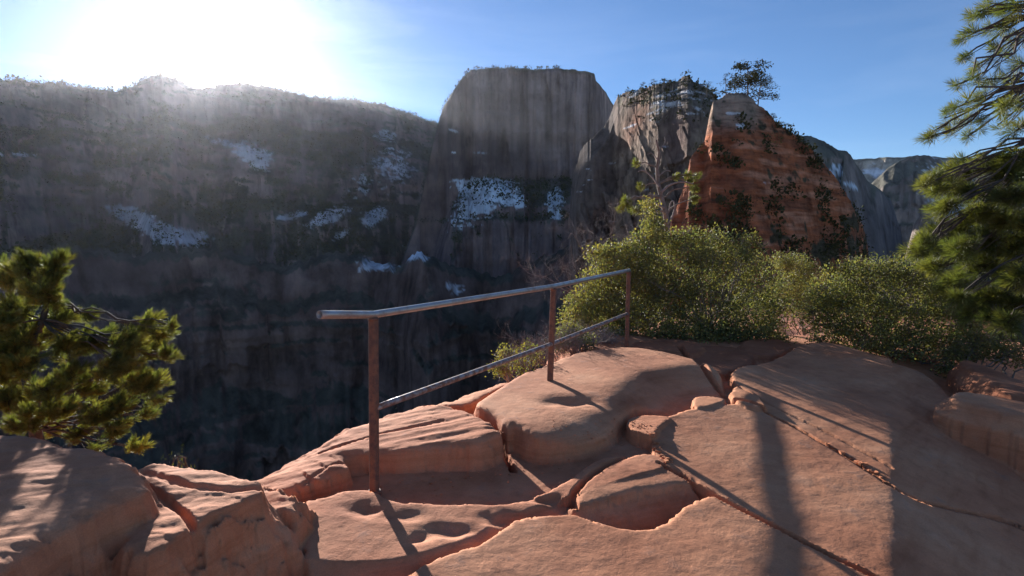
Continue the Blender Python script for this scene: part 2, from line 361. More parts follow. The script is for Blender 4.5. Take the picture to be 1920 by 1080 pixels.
def SL(name, px, z, g=(0, 0), piv=(0, 3.5), r=.06, k=5., rough=.01, ch=1, en=.012, label=None, sm=0):
    P = upx(px, z, g, piv); P = chaikin(P, ch)
    return dict(name=name, P=P, z=z, g=g, piv=piv, r=r, k=k, rough=rough, en=en, label=label, sm=sm)
SLABS = [
 # central slab (S1)
 SL('rock_slab', [(1226, 802), (1234, 783), (1262, 776), (1300, 764), (1345, 757), (1392, 755), (1430, 765), (1470, 786), (1520, 812), (1562, 834), (1600, 862),
     (1640, 888), (1670, 908), (1720, 922), (1760, 926), (1880, 926), (1990, 945), (2300, 1010), (2350, 1400), (2150, 1400), (1745, 1128), (1626, 1080), (1526, 1031), (1428, 977), (1380, 953),
     (1336, 924), (1290, 893), (1245, 868), (1226, 850), (1222, 825)], -.083, (-.05, .10), (1.39, 2.73), .035, 6, .008, 1, .012,
     'broad flat sunlit slab in the middle, between the two long cracks'),
 # upper right slab (S2)
 SL('rock_slab', [(1374, 694), (1385, 686), (1440, 680), (1475, 662), (1492, 648), (1530, 640), (1565, 643), (1620, 660), (1672, 674), (1740, 690), (1800, 735), (1860, 790),
     (1960, 880), (2100, 960), (2080, 1000), (1985, 950), (1900, 930), (1840, 928), (1755, 930), (1690, 915), (1640, 890), (1600, 864), (1552, 834), (1502, 811), (1436, 774),
     (1395, 748), (1366, 742), (1372, 728), (1384, 722), (1372, 708)], -.100, (-.05, .10), (1.39, 2.73), .035, 6, .008, 1, .012,
     'upper slab streaked by shrub shadows, beyond the crumbling crack'),
 # bottom slab (S3)
 SL('rock_slab', [(600, 1160), (700, 1110), (760, 1075), (800, 1052), (840, 1031), (880, 1024), (905, 1016), (940, 985), (975, 968), (1020, 962), (1075, 960), (1110, 972),
     (1150, 986), (1200, 991), (1245, 982), (1262, 962), (1285, 944), (1325, 928), (1348, 920), (1368, 922), (1424, 951), (1484, 982), (1554, 1020), (1656, 1070), (1775, 1122), (2100, 1400), (900, 2200), (500, 1500)],
     -.078, (-.05, .09), (1.39, 2.73), .045, 4, .008, 1, .010, 'large smooth slab at the bottom centre, under the hollow'),
 # small tilted slab above the hollow (S4)
 SL('rock_slab', [(1068, 952), (1078, 925), (1110, 898), (1150, 878), (1190, 868), (1232, 868), (1290, 893), (1312, 905), (1290, 908), (1240, 914), (1190, 922), (1140, 936), (1100, 948)],
     -.075, (-.05, .09), (1.39, 2.73), .06, .75, .008, 1, .010, 'small slab between the shaded hollow and the long straight crack'),
 # lit ledge (S5)
 SL('rock_ledge', [(560, 1300), (575, 1090), (566, 935), (600, 936), (640, 920), (690, 918), (716, 928), (740, 940), (800, 941), (860, 943), (930, 943), (985, 936), (1035, 915), (1075, 890),
     (1105, 868), (1140, 855), (1190, 850), (1232, 848), (1260, 870), (1180, 930), (1080, 970), (1000, 1000), (900, 1100), (850, 1300)],
     .02, (-.01, .05), (-.3, 3.0), .04, 3.0, .012, 1, .012, 'dimpled lit ledge running from the first post up to the small block'),
 # left slab with an overhanging front (S6)
 SL('rock_slab', [(440, 893), (540, 838), (640, 792), (720, 770), (800, 752), (840, 757), (885, 768), (925, 790), (944, 806), (925, 818), (893, 828), (840, 834), (780, 842), (730, 850),
     (672, 850), (640, 856), (655, 872), (640, 884), (600, 896), (560, 912), (500, 930), (450, 955), (380, 960), (380, 900)],
     .13, (.075, .04), (-1.0, 4.0), .11, 2.8, .010, 1, .016, 'sunlit layered slab outside the first post, edge over the drop'),
 # mound (S7)
 dict(name='rock_mound', P=chaikin(np.concatenate([upx([(880, 764), (930, 733), (1000, 697), (1060, 676), (1120, 668), (1175, 664), (1230, 670), (1290, 682)], .20), upx([(1350, 712), (1362, 735), (1330, 750), (1265, 768)], .12),
     upx([(1200, 784), (1165, 808), (1150, 832), (1100, 856), (1045, 860), (1000, 858), (968, 838)], .02), upx([(948, 815), (925, 792)], .13)]), 1),
     z=.225, g=(.01, .03), piv=(.6, 5.2), r=.08, k=3.0, rough=.007, en=.006, sm=0, label='smooth rounded mound that the middle post stands on', crest=upx([(1400, 690), (1300, 688), (1200, 700), (1130, 743), (1075, 780), (1010, 797), (930, 806)], .24)),
 # outer wedge (S8)
 SL('rock_slab', [(803, 756), (830, 738), (880, 724), (930, 708), (985, 690), (1010, 683), (990, 702), (930, 732), (880, 760), (840, 762)], .15, (0, .02), (-.2, 5.6), .06, 3, .012, 1, .012,
     'narrow outer slab on the lip beside the drop'),
 # little blocks
 SL('rock_block', [(1174, 786), (1190, 777), (1235, 776), (1262, 781), (1252, 790), (1236, 802), (1226, 816), (1205, 812), (1178, 800)], .125, (0, 0), (0, 0), .035, 7, .006, 1, .006, 'small squarish block against the corner of the central slab'),
 SL('rock_block', [(1296, 745), (1330, 742), (1358, 746), (1362, 752), (1330, 762), (1300, 765)], .135, (0, 0), (0, 0), .03, 7, .006, 1, .006, 'little rounded block behind the central slab'),
 SL('rock_block', [(1366, 734), (1385, 726), (1412, 732), (1428, 748), (1440, 762), (1408, 762), (1380, 752)], .135, (0, 0), (0, 0), .03, 7, .006, 1, .006, 'little chunk under the nose of the upper slab'),
 # shaded rocks under the big shrub
 SL('rock_shelf', [(1185, 640), (1240, 632), (1300, 640), (1330, 655), (1290, 672), (1230, 662), (1190, 655)], .23, (0, 0.02), (2, 8), .08, 1.6, .02, 1, .03, 'brown shelf under the big shrub by the third post'),
 SL('rock_shelf', [(1275, 655), (1340, 648), (1400, 655), (1420, 675), (1370, 700), (1330, 704), (1290, 680)], .17, (0, 0.02), (2.5, 7.5), .07, 1.6, .02, 1, .03, 'cracked brown shelf below the middle of the big shrub'),
 SL('rock_shelf', [(1380, 640), (1430, 634), (1480, 640), (1492, 652), (1455, 668), (1400, 668)], .19, (0, 0.02), (3.5, 8), .07, 1.6, .02, 1, .03, 'brown shelf between the big shrub and the upper slab'),
 # right rocks
 SL('rock_slab', [(1780, 738), (1800, 731), (1850, 738), (1920, 750), (2050, 775), (2300, 820), (2300, 900), (2100, 830), (1960, 792), (1880, 772), (1820, 758), (1788, 750)], .20, (-.04, .06), (4.5, 5.7), .08, 1.0, .012, 1, .012,
     'long slab at the right edge with a lit rounded tip'),
 SL('rock_shelf', [(1790, 668), (1830, 672), (1890, 700), (1960, 722), (2200, 760), (2200, 800), (1960, 745), (1880, 742), (1860, 715), (1820, 700)], .16, (-.03, .05), (5, 6.5), .10, 1.5, .02, 1, .02, 'dark shelf behind the right slab, under the low twigs'),
 # boulders at the left
 SL('boulder', [(-500, 850), (-200, 812), (0, 812), (60, 812), (130, 832), (200, 842), (245, 858), (272, 882), (284, 900), (276, 915), (232, 930), (180, 950), (120, 982), (60, 1020), (0, 1065), (-300, 1260), (-900, 1500), (-900, 900)],
     .52, (-.02, .03), (-2.4, 2.8), .11, 2.3, .02, 2, .02, 'big rounded boulder at the lower left, striped by the pine shadow'),
 SL('boulder', [(262, 866), (330, 872), (400, 880), (450, 888), (486, 900), (496, 915), (480, 930), (440, 945), (400, 965), (350, 998), (300, 1028), (270, 1045), (225, 1010), (220, 900)],
     .36, (.0, .02), (-1.6, 2.9), .035, 1.9, .035, 1, .03, 'grooved boulder with crossbedded face left of the ledge'),
 SL('boulder', [(470, 894), (520, 905), (556, 925), (560, 945), (540, 955), (500, 952), (480, 990), (430, 1000), (440, 940)],
     .20, (.0, .05), (-1.3, 3.1), .05, 1.7, .03, 1, .04, 'thin reddish shell of rock leaning on the grooved boulder'),
]
CRACKS = [ # px polyline, z, width, depth
 ([(1236, 862), (1262, 876), (1300, 898), (1340, 921), (1392, 948), (1440, 971), (1540, 1024), (1650, 1076), (1800, 1150), (2100, 1330)], .12, .012, .09),
 ([(1360, 742), (1400, 748), (1440, 768), (1500, 798), (1540, 822), (1580, 842), (1620, 868), (1660, 893), (1700, 912), (1740, 920), (1800, 920), (1860, 922), (1920, 930), (2050, 965)], .12, .020, .10),
 ([(878, 765), (905, 780), (930, 797), (950, 815), (962, 835)], .17, .022, .10),
 ([(800, 765), (850, 768), (885, 764), (930, 737), (1000, 698), (1030, 687)], .15, .016, .06),
 ([(1380, 712), (1430, 742), (1480, 766), (1560, 803), (1620, 835), (1672, 862)], .20, .005, .02),
 ([(1275, 650), (1300, 680), (1340, 706), (1370, 716)], .22, .03, .08),
 ([(560, 890), (600, 868), (640, 852), (700, 846)], .15, .010, .012),
 ([(600, 830), (680, 812), (760, 800), (830, 790)], .17, .012, .02),
 ([(250, 900), (300, 925), (340, 950), (372, 988)], .37, .022, .035), ([(366, 985), (400, 962), (440, 945), (486, 925)], .36, .02, .03), ([(270, 880), (330, 905), (420, 915), (480, 905)], .37, .03, .02),
 ([(1078, 950), (1070, 935), (1100, 905), (1150, 876), (1190, 862)], .01, .02, .05),
]
PL = dict(z=-.06, g=(-.05, .10), piv=(1.39, 2.73))
CR = [(chaikin(upx(p, z) if z != .12 and z != .20 else upx(p, PL['z'] if z == .12 else -.05, PL['g'], PL['piv']), 1, False), w, d) for p, z, w, d in CRACKS]
T_AZ = np.array([-math.sin(SUN_AZ), -math.cos(SUN_AZ)])           # direction light travels on the ground
SHADE_EDGE = upx([(1671, 1080), (1671, 860), (1671, 700)], -.07, PL['g'], PL['piv'])          # added bend: rock tilts down right of here to make a shade edge
BAND = upx([(1470, 1130), (1474, 1080), (1462, 980), (1452, 900), (1446, 840), (1424, 770), (1412, 740)], .12)

def dimple(X, Y, px, py, z, rx, ry, depth, ang=0):
    c = upx([(px, py)], z)[0]; ca, sa = math.cos(ang), math.sin(ang)
    wx = .05*fbm(X*7, Y*7, o=2, seed=51); wy = .05*fbm(X*7, Y*7, o=2, seed=52)
    u = ((X-c[0]+wx)*ca+(Y-c[1]+wy)*sa)/rx; v = (-(X-c[0]+wx)*sa+(Y-c[1]+wy)*ca)/ry
    return -depth*np.exp(-(u*u+v*v))
def ground_h(X, Y):
    X = np.asarray(X, float); Y = np.asarray(Y, float)
    R = np.hypot(X, Y)
    wob = fbm(X*1.1, Y*1.1, o=3, seed=3); wob2 = fbm(X*9, Y*9, o=3, seed=5)
    fine = fbm(X*22, Y*22, o=3, seed=8)
    lay = fbm(X*2.0+Y*1.2, Y*14-X*5, o=3, seed=31)                # thin broken layers
    H = -.035 + .065*np.clip(Y-3.5, -1.5, 4.5) - .11*sstep(.35, .75, X)*sstep(3.75, 3.5, Y) + .02*wob + .003*fine
    H = H - .05*np.clip(X-1, 0, 6) + .0*Y - .02*np.clip(X-7, 0, 30)
    H = H - .22*sstep(3.4, 2.2, Y)*sstep(-.2, -1.2, X)
    # beyond the shrubs the ridge saddles down towards the fin
    H = H - .34*np.clip(Y-9.1, 0, 7)- .06*np.clip(Y-12, 0, 200) + .25*wob*sstep(10, 20, R)
    ident = np.zeros(X.shape, int)
    dents = (dimple(X, Y, 850, 985, .03, .17, .06, .035) + dimple(X, Y, 945, 965, .03, .15, .06, .04) + dimple(X, Y, 1000, 975, .03, .13, .06, .03) +
             dimple(X, Y, 690, 955, .03, .10, .05, .03) + dimple(X, Y, 790, 1000, .03, .08, .05, .03) + dimple(X, Y, 1030, 930, .05, .10, .05, .035) + dimple(X, Y, 760, 965, .03, .12, .05, .02) + dimple(X, Y, 1070, 735, .30, .22, .12, .05))
    for i, s in enumerate(SLABS):
        lo = s['P'].min(0)-.6; hi = s['P'].max(0)+.6
        m = (X > lo[0]) & (X < hi[0]) & (Y > lo[1]) & (Y < hi[1])
        if not m.any(): continue
        x, y = X[m], Y[m]
        d = poly_sd(x, y, s['P']) + s['en']*(1.0*wob2[m]+.5*fine[m]) + (.007 if s['name'] != 'rock_mound' else .003)*cell(x/.075+1.1*wob2[m]+.7*y, y/.075+1.1*fine[m], 60+i)
        top = s['z']+s['g'][0]*(x-s['piv'][0])+s['g'][1]*(y-s['piv'][1]) + s['rough']*(wob2[m]*.22+wob[m]*1.5+.06*fine[m])
        if s['name'] == 'rock_slab' or s['name'] == 'boulder': top = top + .012*lay[m]*(1.0 if i in (5,) else .12 if s['name'] != 'boulder' else .7)
        if 'crest' in s:
            dcr, scr = line_d(x, y, s['crest']); fr = np.where(scr > 0, dcr, -dcr)+.05*wob[m]
            fr = .5*(fr+np.sqrt(fr*fr+.012)); top = top-.40*fr+.02
        if i in (4, 5) or s['name'] == 'boulder':       # thin flaking layers that break off in steps
            u = (x*.9+y*1.9+.35*wob[m]+.10*wob2[m])*(3.4 if s['name'] != 'boulder' else 2.6)+i; fr_ = u-np.floor(u)
            msk = sstep(-.1, .35, fbm(x*1.7, y*1.7, o=3, seed=45+i))*(1 if i != 4 else sstep(-.35, -.6, x))
            top = top+msk*(.016 if i != 4 else .011)*((1-fr_)**3)*(.4+.6*cell(u, 0*u, 3)**2)
        r = s['r']; q = np.clip((r-d)/r, 0, 1)
        top = top - (r*.55)*(1-np.sqrt(np.maximum(1-q*q, 0)))
        top = np.where(d < 0, top+s['k']*d*(1+.08*wob2[m]), top)
        # relief on steep boulder faces
        if s['name'] == 'boulder': top = top + np.where(d < 0, .02*np.sin((d*38+fbm(x*3, y*3, o=2, seed=41)*3.0)), 0)*np.clip(-d*10, 0, 1)
        if i == 4: # ledge falls off towards the camera
            e = chaikin(upx([(560, 1040), (640, 1046), (740, 1040), (830, 1020), (900, 990), (985, 955), (1040, 940)], .02), 1, False)
            dl, sd_ = line_d(x, y, e); dn = np.where(sd_ < 0, dl, 0); top = top - .42*np.clip(dn, 0, .4) - .02*sstep(0, .1, dn)
        better = top > H[m]
        hh = H[m]; hh = np.where(better, top, hh); H[m] = hh
        ii = ident[m]; ii = np.where(better & (d > -.12), i+1, ii); ident[m] = ii
    H = H + np.where(np.isin(ident, (5, 7)), dents, 0)
    # rock tilted down right of this line, shaped to give a straight shade edge
    dc_, sc_ = line_d(X, Y, np.concatenate([SHADE_EDGE[:1]+(SHADE_EDGE[:1]-SHADE_EDGE[1:2])*3, SHADE_EDGE, SHADE_EDGE[-1:]+(SHADE_EDGE[-1:]-SHADE_EDGE[-2:-1])*.2]))
    rs_ = np.where(sc_ < 0, dc_, -dc_)+.015*wob2; right = .5*(rs_+np.sqrt(rs_*rs_+.0009))
    w = sstep(8.5, 5.5, Y)*sstep(-1.5, .8, Y)
    H = H - w*(.25*np.clip(right, 0, 1.1))*(np.isin(ident, (1, 2, 3)) | ((ident == 0) & (X > 1.9)))
    db, sb = line_d(X, Y, BAND)
    rb = np.where(sb < 0, db, -db)
    endw = sstep(0, .5, Y-BAND[0, 1]+.6)*sstep(BAND[-1, 1]+.15, BAND[-1, 1]-.5, Y)
    dip = -.062*sstep(-.03, .20, rb)*(1-sstep(.22, 1.0, rb))
    
    for P, wd, dp in CR:
        lo = P.min(0)-.2; hi = P.max(0)+.2
        m = (X > lo[0]) & (X < hi[0]) & (Y > lo[1]) & (Y < hi[1])
        x, y = X[m], Y[m]
        d, _ = line_d(x, y, P); d = d + .006*fine[m] + .008*wob2[m]
        ww = wd*(1+.6*wob2[m])+.004*R[m]*.5
        H[m] -= dp*(1-sstep(ww*.35, ww, d))
    # crumbs in the crack
    # void
    e = poly_sd(X, Y, MESA) + .05*wob2 + .02*fine
    q = np.clip((.28-e)/.28, 0, 1)
    H = H - .12*(1-np.sqrt(np.maximum(1-q*q, 0)))
    out = np.maximum(-e, 0)
    H = np.where(e < 0, H - 2.6*out*(1+.35*fbm(X*.35, Y*.35, o=4, seed=12)), H)
    H = np.maximum(H, -440)
    return H, ident

def build_ground():
    a1 = np.radians(np.linspace(-52, 52, 880)); a0 = np.radians(np.linspace(-180, -52, 60)[:-1]); a2 = np.radians(np.linspace(52, 180, 60)[1:])
    A = np.concatenate([a0, a1, a2])
    r = [0.25]
    while r[-1] < 1.7: r.append(r[-1]*1.03)
    while r[-1] < 9.5: r.append(r[-1]*1.0037)
    while r[-1] < 16: r.append(r[-1]*1.012)
    while r[-1] < 260: r.append(r[-1]*1.035)
    Rr = np.array(r)
    AA, RR = np.meshgrid(A, Rr)
    X = RR*np.sin(AA); Y = RR*np.cos(AA)
    H, ident = ground_h(X.ravel(), Y.ravel())
    V = np.stack([X.ravel(), Y.ravel(), H], 1)
    V = np.concatenate([V, [[0, 0, float(H[:len(A)].mean())]]])
    na, nr = len(A), len(Rr)
    i = np.arange(nr-1)[:, None]*na; j = np.arange(na-1)[None, :]
    Q = np.stack([i+j, i+na+j, i+na+j+1, i+j+1], -1).reshape(-1, 4)[:, ::-1].copy()
    # close at the back (angle -180/180 coincide)
    # vertex normals of the full sheet
    e1 = V[Q[:, 1]]-V[Q[:, 3]]; e2 = V[Q[:, 2]]-V[Q[:, 0]]
    fn = np.cross(e1, e2)
    if fn[:, 2].mean() < 0: fn = -fn
    chk = np.cross(V[Q[:, 2]]-V[Q[:, 0]], V[Q[:, 3]]-V[Q[:, 1]])[:, 2].mean()
    if chk < 0: Q = Q[:, ::-1].copy()
    nn = np.zeros_like(V)
    for k in range(4): np.add.at(nn, Q[:, k], fn)
    nn /= (np.linalg.norm(nn, axis=1, keepdims=True)+1e-12); nn[-1] = (0, 0, 1)
    ident = np.append(ident, 0)
    X1, Y1 = V[:, 0], V[:, 1]
    # colour: slabs tan, trench sand, boulders redder; far slopes
    c = np.ones((len(V), 3))
    red = fbm(X1*.8, Y1*.8, o=3, seed=77)
    c *= (1+.10*red)[:, None]
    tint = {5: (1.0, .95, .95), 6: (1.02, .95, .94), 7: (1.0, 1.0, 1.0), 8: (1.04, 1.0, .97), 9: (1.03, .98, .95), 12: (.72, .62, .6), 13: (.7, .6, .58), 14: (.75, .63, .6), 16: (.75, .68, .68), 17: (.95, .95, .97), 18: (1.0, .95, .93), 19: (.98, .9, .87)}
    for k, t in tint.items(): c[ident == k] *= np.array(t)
    c[ident == 0] *= np.array((.92, .88, .87))
    far = sstep(9, 14, np.hypot(X1, Y1)); 
    deep = sstep(-.4, -3, V[:, 2])
    c = c*(1-deep[:, None]) + deep[:, None]*np.array((.62, .50, .48))
    steep = 1-sstep(.35, .75, nn[:, 2])
    c = c*(1-steep[:, None]) + steep[:, None]*c*np.array((1.0, .92, .88))
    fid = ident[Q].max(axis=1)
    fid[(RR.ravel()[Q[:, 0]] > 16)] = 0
    root = None
    holders = {}
    for k in range(0, len(SLABS)+1):
        q = Q[fid == k]
        if not len(q): continue
        used, inv = np.unique(q.ravel(), return_inverse=True)
        nm = 'ground' if k == 0 else SLABS[k-1]['name']
        q2 = inv.reshape(-1, 4)
        if k == 0:
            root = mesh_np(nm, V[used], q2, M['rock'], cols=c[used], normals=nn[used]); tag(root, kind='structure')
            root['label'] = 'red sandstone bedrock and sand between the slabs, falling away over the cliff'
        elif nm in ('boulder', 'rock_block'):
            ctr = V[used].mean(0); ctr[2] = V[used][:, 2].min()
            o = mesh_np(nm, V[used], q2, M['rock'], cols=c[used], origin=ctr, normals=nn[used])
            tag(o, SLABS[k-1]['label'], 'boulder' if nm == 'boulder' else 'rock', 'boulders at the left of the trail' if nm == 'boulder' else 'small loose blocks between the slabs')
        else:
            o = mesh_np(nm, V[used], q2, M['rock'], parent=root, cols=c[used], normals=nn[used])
            o['label'] = SLABS[k-1]['label']
    return root
GROUND = build_ground()
def gz(x, y):
    h, _ = ground_h(np.array([x], float), np.array([y], float)); return float(h[0])

# ================================================================ FAR ROCK WALLS
def interp(px, pts):
    xs = np.array([p[0] for p in pts], float); ys = np.array([p[1] for p in pts], float)
    return np.interp(px, xs, ys)
def curtain(name, label, px, sil, dist, prof, mat, disp, colfn, nrow=240, zlow=-455, back=(40, 160), jag=2.0, seed=1, zpow=1.0, near=None):
    """rock wall: for each bearing a rim at silhouette height and a face coming towards us below it"""
    px = np.asarray(px, float)
    d0 = ray(px, np.full_like(px, 450.0)); az = np.arctan2(d0[:, 0], d0[:, 1])
    D = interp(px, dist)
    py = interp(px, sil) + jag*fbm(px*.07, px*0+seed, o=4, seed=seed) + .45*jag*fbm(px*.33, px*0+seed, o=3, seed=seed+1)
    dd = ray(px, py); tanel = dd[:, 2]/np.hypot(dd[:, 0], dd[:, 1])
    ztop = CAMZ+D*tanel
    t = np.linspace(0, 1, nrow)**zpow
    Z = ztop[None, :]+(zlow-ztop)[None, :]*t[:, None]
    if near:                                   # most rows go to the part of the wall that can be seen
        n1 = int(nrow*.8); dep = np.concatenate([np.linspace(0, near, n1), near*np.linspace(0, 1, nrow-n1+1)[1:]**1.5*0+near])
        f = np.concatenate([np.zeros(n1), np.linspace(0, 1, nrow-n1+1)[1:]])
        Z = (ztop[None, :]-dep[:, None])*(1-f[:, None]) + zlow*f[:, None]
    AZ = az[None, :]+0*Z
    arc = (az*np.median(D))[None, :]+0*Z
    below = ztop[None, :]-Z
    inward = interp(below.ravel(), prof).reshape(below.shape)
    dsp = disp(arc, Z, below)
    RR = D[None, :]-inward-dsp*sstep(0, 12*jag if jag > 3 else 6, below)*1.0
    RR = np.maximum(RR, 20)
    # plateau rows behind the rim
    Xs = RR*np.sin(AZ); Ys = RR*np.cos(AZ)
    rows = [np.stack([Xs, Ys, Z], -1)]
    bk = []
    for k, (b, dr) in enumerate(((back[1], back[1]*.22), (back[0], back[0]*.05))):
        rr = D+b; bk.append(np.stack([rr*np.sin(az), rr*np.cos(az), ztop-dr-2], -1))
    G = np.concatenate([np.stack(bk), rows[0]], 0)
    nr, nc = G.shape[:2]
    V = G.reshape(-1, 3)
    i = np.arange(nr-1)[:, None]*nc; j = np.arange(nc-1)[None, :]
    Q = np.stack([i+j, i+nc+j, i+nc+j+1, i+j+1], -1).reshape(-1, 4)
    e1 = V[Q[:, 2]]-V[Q[:, 0]]; e2 = V[Q[:, 3]]-V[Q[:, 1]]; fn = np.cross(e1, e2)
    nn = np.zeros_like(V)
    for k in range(4): np.add.at(nn, Q[:, k], fn)
    nn /= (np.linalg.norm(nn, axis=1, keepdims=True)+1e-12)
    if (nn*(-V)).sum(1).mean() < 0: nn = -nn; Q = Q[:, ::-1].copy()
    PX = np.tile(px, nr)
    # photo pixel row of every vertex, places snowfields, colour zones and painted light and shade
    hd = np.hypot(V[:, 0], V[:, 1]); al = np.arctan2(V[:, 2]-CAMZ, hd*np.cos(np.arctan2(V[:, 0], V[:, 1])))
    PY = 540 - F*np.tan(al+PITCH)
    arcv = np.concatenate([np.tile(arc[0], 2), arc.ravel()]); bel = np.concatenate([np.zeros(2*nc), below.ravel()])
    cols = colfn(V, nn, PX, PY, arcv, bel)
    o = mesh_np(name, V, Q, M[mat], cols=cols)
    tag(o, kind='structure'); o['label'] = label
    return o, V.reshape(nr, nc, 3), nn.reshape(nr, nc, 3), PX.reshape(nr, nc), PY.reshape(nr, nc)
def blob(PX, PY, cx, cy, rx, ry, ang=0):
    ca, sa = math.cos(ang), math.sin(ang)
    u = ((PX-cx)*ca+(PY-cy)*sa)/rx; v = (-(PX-cx)*sa+(PY-cy)*ca)/ry
    return np.exp(-(u*u+v*v))
def mixv(c, t, f): return c*(1-f[:, None])+np.array(t)*f[:, None]

RIDGE_SIL = [(-900, 190), (-500, 168), (-200, 160), (0, 158), (40, 153), (120, 160), (180, 168), (235, 174), (262, 166), (285, 150), (318, 142), (345, 150), (370, 166), (395, 168), (430, 160),
             (470, 158), (500, 163), (560, 176), (620, 186), (680, 190), (720, 197), (770, 212), (800, 226), (830, 232), (900, 240), (1000, 250), (1100, 260)]
RIDGE_D = [(-900, 1100), (-300, 1300), (0, 1400), (300, 1600), (420, 1620), (600, 1650), (700, 1720), (815, 1900), (1100, 2200)]
def ridge_prof():
    return [(0, 0), (14, 14), (40, 22), (95, 34), (130, 80), (210, 160), (300, 215), (330, 300), (400, 370), (430, 400), (620, 445), (760, 520), (900, 620), (2000, 700)]
def ridge_disp(a, z, b):
    butt = ridged(a/240, z/900, o=5, seed=21)*115
    flute = ridged(a/55, z/260, o=4, seed=22)*30
    led = fbm(a/120, z/30+a/300, o=4, seed=23)*9
    return butt*sstep(20, 250, b)+flute*.8+led+blocks(a, z, 38, 90, 24)*9+ledges(a, z, 46, 25, .7, 200)*11*sstep(5, 40, b)
def snow(V, nn, PX, PY, spots, seed=5, sc=9., thr=.5):
    m = np.zeros(len(V))
    for s in spots: m = np.maximum(m, s[0]*blob(PX, PY, *s[1:]))
    n = .6*fbm(V[:, 0]/(sc*2.2), V[:, 1]/(sc*2.2), V[:, 2]/(sc*.45), o=4, seed=seed)+.75*fbm(V[:, 0]/sc, V[:, 1]/sc, V[:, 2]/sc, o=3, seed=seed+3)
    return sstep(thr-.06, thr+.10, m*1.05+.42*n+.35*(nn[:, 2]-.45)*np.minimum(m*3, 1))
def ridge_col(V, nn, PX, PY, a, b):
    c = np.tile(np.array((.215, .165, .150)), (len(V), 1))
    n = fbm(a/160, V[:, 2]/60, o=4, seed=61)
    c = mixv(c, (.26, .175, .145), sstep(.0, .5, n)*.7)
    c = mixv(c, (.12, .095, .09), sstep(.1, .6, -n)*.6)
    veg = sstep(.28, .5, nn[:, 2]+.25*fbm(V[:, 0]/14, V[:, 1]/14, V[:, 2]/14, o=3, seed=63))
    bnd = 1.9*fbm(a/420+b/300, V[:, 2]/21+1.6*fbm(a/200, b/80, o=3, seed=65), o=3, seed=67)*(.5+.7*sstep(-.2, .4, fbm(a/150, V[:, 2]/110, o=2, seed=68)))
    c = mixv(c, (.33, .225, .19), sstep(.2, .9, bnd)*sstep(.45, .2, nn[:, 2])*.55); c = mixv(c, (.10, .075, .07), sstep(.3, .95, -bnd)*.5)
    st = fbm(a/16, V[:, 2]/140, o=4, seed=66); c = c*(1+.5*np.clip(st, -.6, .6)*sstep(.5, .2, nn[:, 2]))[:, None]
    c = mixv(c, (.065, .066, .045), veg*.9)
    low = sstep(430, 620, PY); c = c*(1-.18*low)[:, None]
    s = snow(V, nn, PX, PY, [(.95, 262, 412, 85, 22, .5), (.9, 330, 442, 70, 20, .1), (1.0, 480, 292, 45, 24, .4), (.75, 440, 272, 50, 8, .3), (.95, 615, 408, 45, 14, -.35), (1.0, 700, 408, 30, 16, -.5),
        (.75, 640, 440, 25, 8, -.6), (.85, 545, 405, 35, 8, -.2), (.55, 740, 320, 60, 60, 0), (.6, 40, 290, 60, 8, .05), (.5, 725, 250, 30, 22, .2), (.5, 770, 480, 60, 30, -.4), (.5, 680, 345, 40, 40, .4)], 5, 11., .52)
    return mixv(c, (.50, .52, .56), s)
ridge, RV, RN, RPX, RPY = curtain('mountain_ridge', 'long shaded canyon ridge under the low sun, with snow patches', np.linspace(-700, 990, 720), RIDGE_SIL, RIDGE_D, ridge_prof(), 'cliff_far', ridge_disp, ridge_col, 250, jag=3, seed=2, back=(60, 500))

def th_disp(a, z, b):
    return blocks(a, z, 30, 160, 34)*9*sstep(2, 12, b)+blocks(a, z, 11, 60, 37)*3.5+ledges(a, z, 34, 35, .3, 400)*7 + ridged(a/75, z/1500, o=4, seed=31)*20*sstep(4, 60, b) + ridged(a/22, z/500, o=3, seed=32)*7 + fbm(a/400, z/22, o=4, seed=33)*5 + ridged(a/260, z/700, o=3, seed=36)*45*sstep(250, 420, b)
def th_col(V, nn, PX, PY, a, b):
    c = np.tile(np.array((.235, .165, .15)), (len(V), 1))
    st = fbm(a/26, V[:, 2]/260, o=5, seed=71)
    c = mixv(c, (.115, .08, .075), sstep(.0, .35, st)*.8)
    c = mixv(c, (.31, .225, .20), sstep(.1, .5, -st)*.7); fs = fbm(a/6, V[:, 2]/120, o=4, seed=73); c = c*(1+.7*np.clip(fs, -.6, .6))[:, None]
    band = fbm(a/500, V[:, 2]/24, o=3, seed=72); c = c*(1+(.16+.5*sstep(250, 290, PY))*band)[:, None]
    left = sstep(905, 850, PX+.25*(PY-240)*0)*sstep(300, 180, PY)*.35; c = c*(1-left)[:, None]  # left shoulder darkened in colour to stand in for its shade
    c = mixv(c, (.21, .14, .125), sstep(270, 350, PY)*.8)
    veg = sstep(.32, .55, nn[:, 2]+.2*fbm(V[:, 0]/12, V[:, 1]/12, V[:, 2]/12, o=3, seed=63))
    c = mixv(c, (.08, .08, .06), veg*.85*sstep(300, 360, PY))
    top = sstep(9, 2, b); c = mixv(c, (.07, .075, .05), top*.8)
    s = snow(V, nn, PX, PY, [(1.15, 905, 352, 62, 22, .12), (1.1, 895, 380, 40, 28, 0), (1.0, 950, 372, 42, 16, .3), (.8, 1040, 380, 18, 30, 0), (.8, 1045, 405, 16, 8, 0), (.5, 870, 410, 50, 40, 0)], 6, 7., .5)
    thin = np.maximum(blob(PX, PY, 852, 245, 14, 3, .3), blob(PX, PY, 903, 286, 20, 2, 0)); thin = np.maximum(thin, blob(PX, PY, 852, 286, 8, 2, 0))
    s = np.maximum(s, sstep(.5, .8, thin))
    return mixv(c, (.66, .69, .74), s)
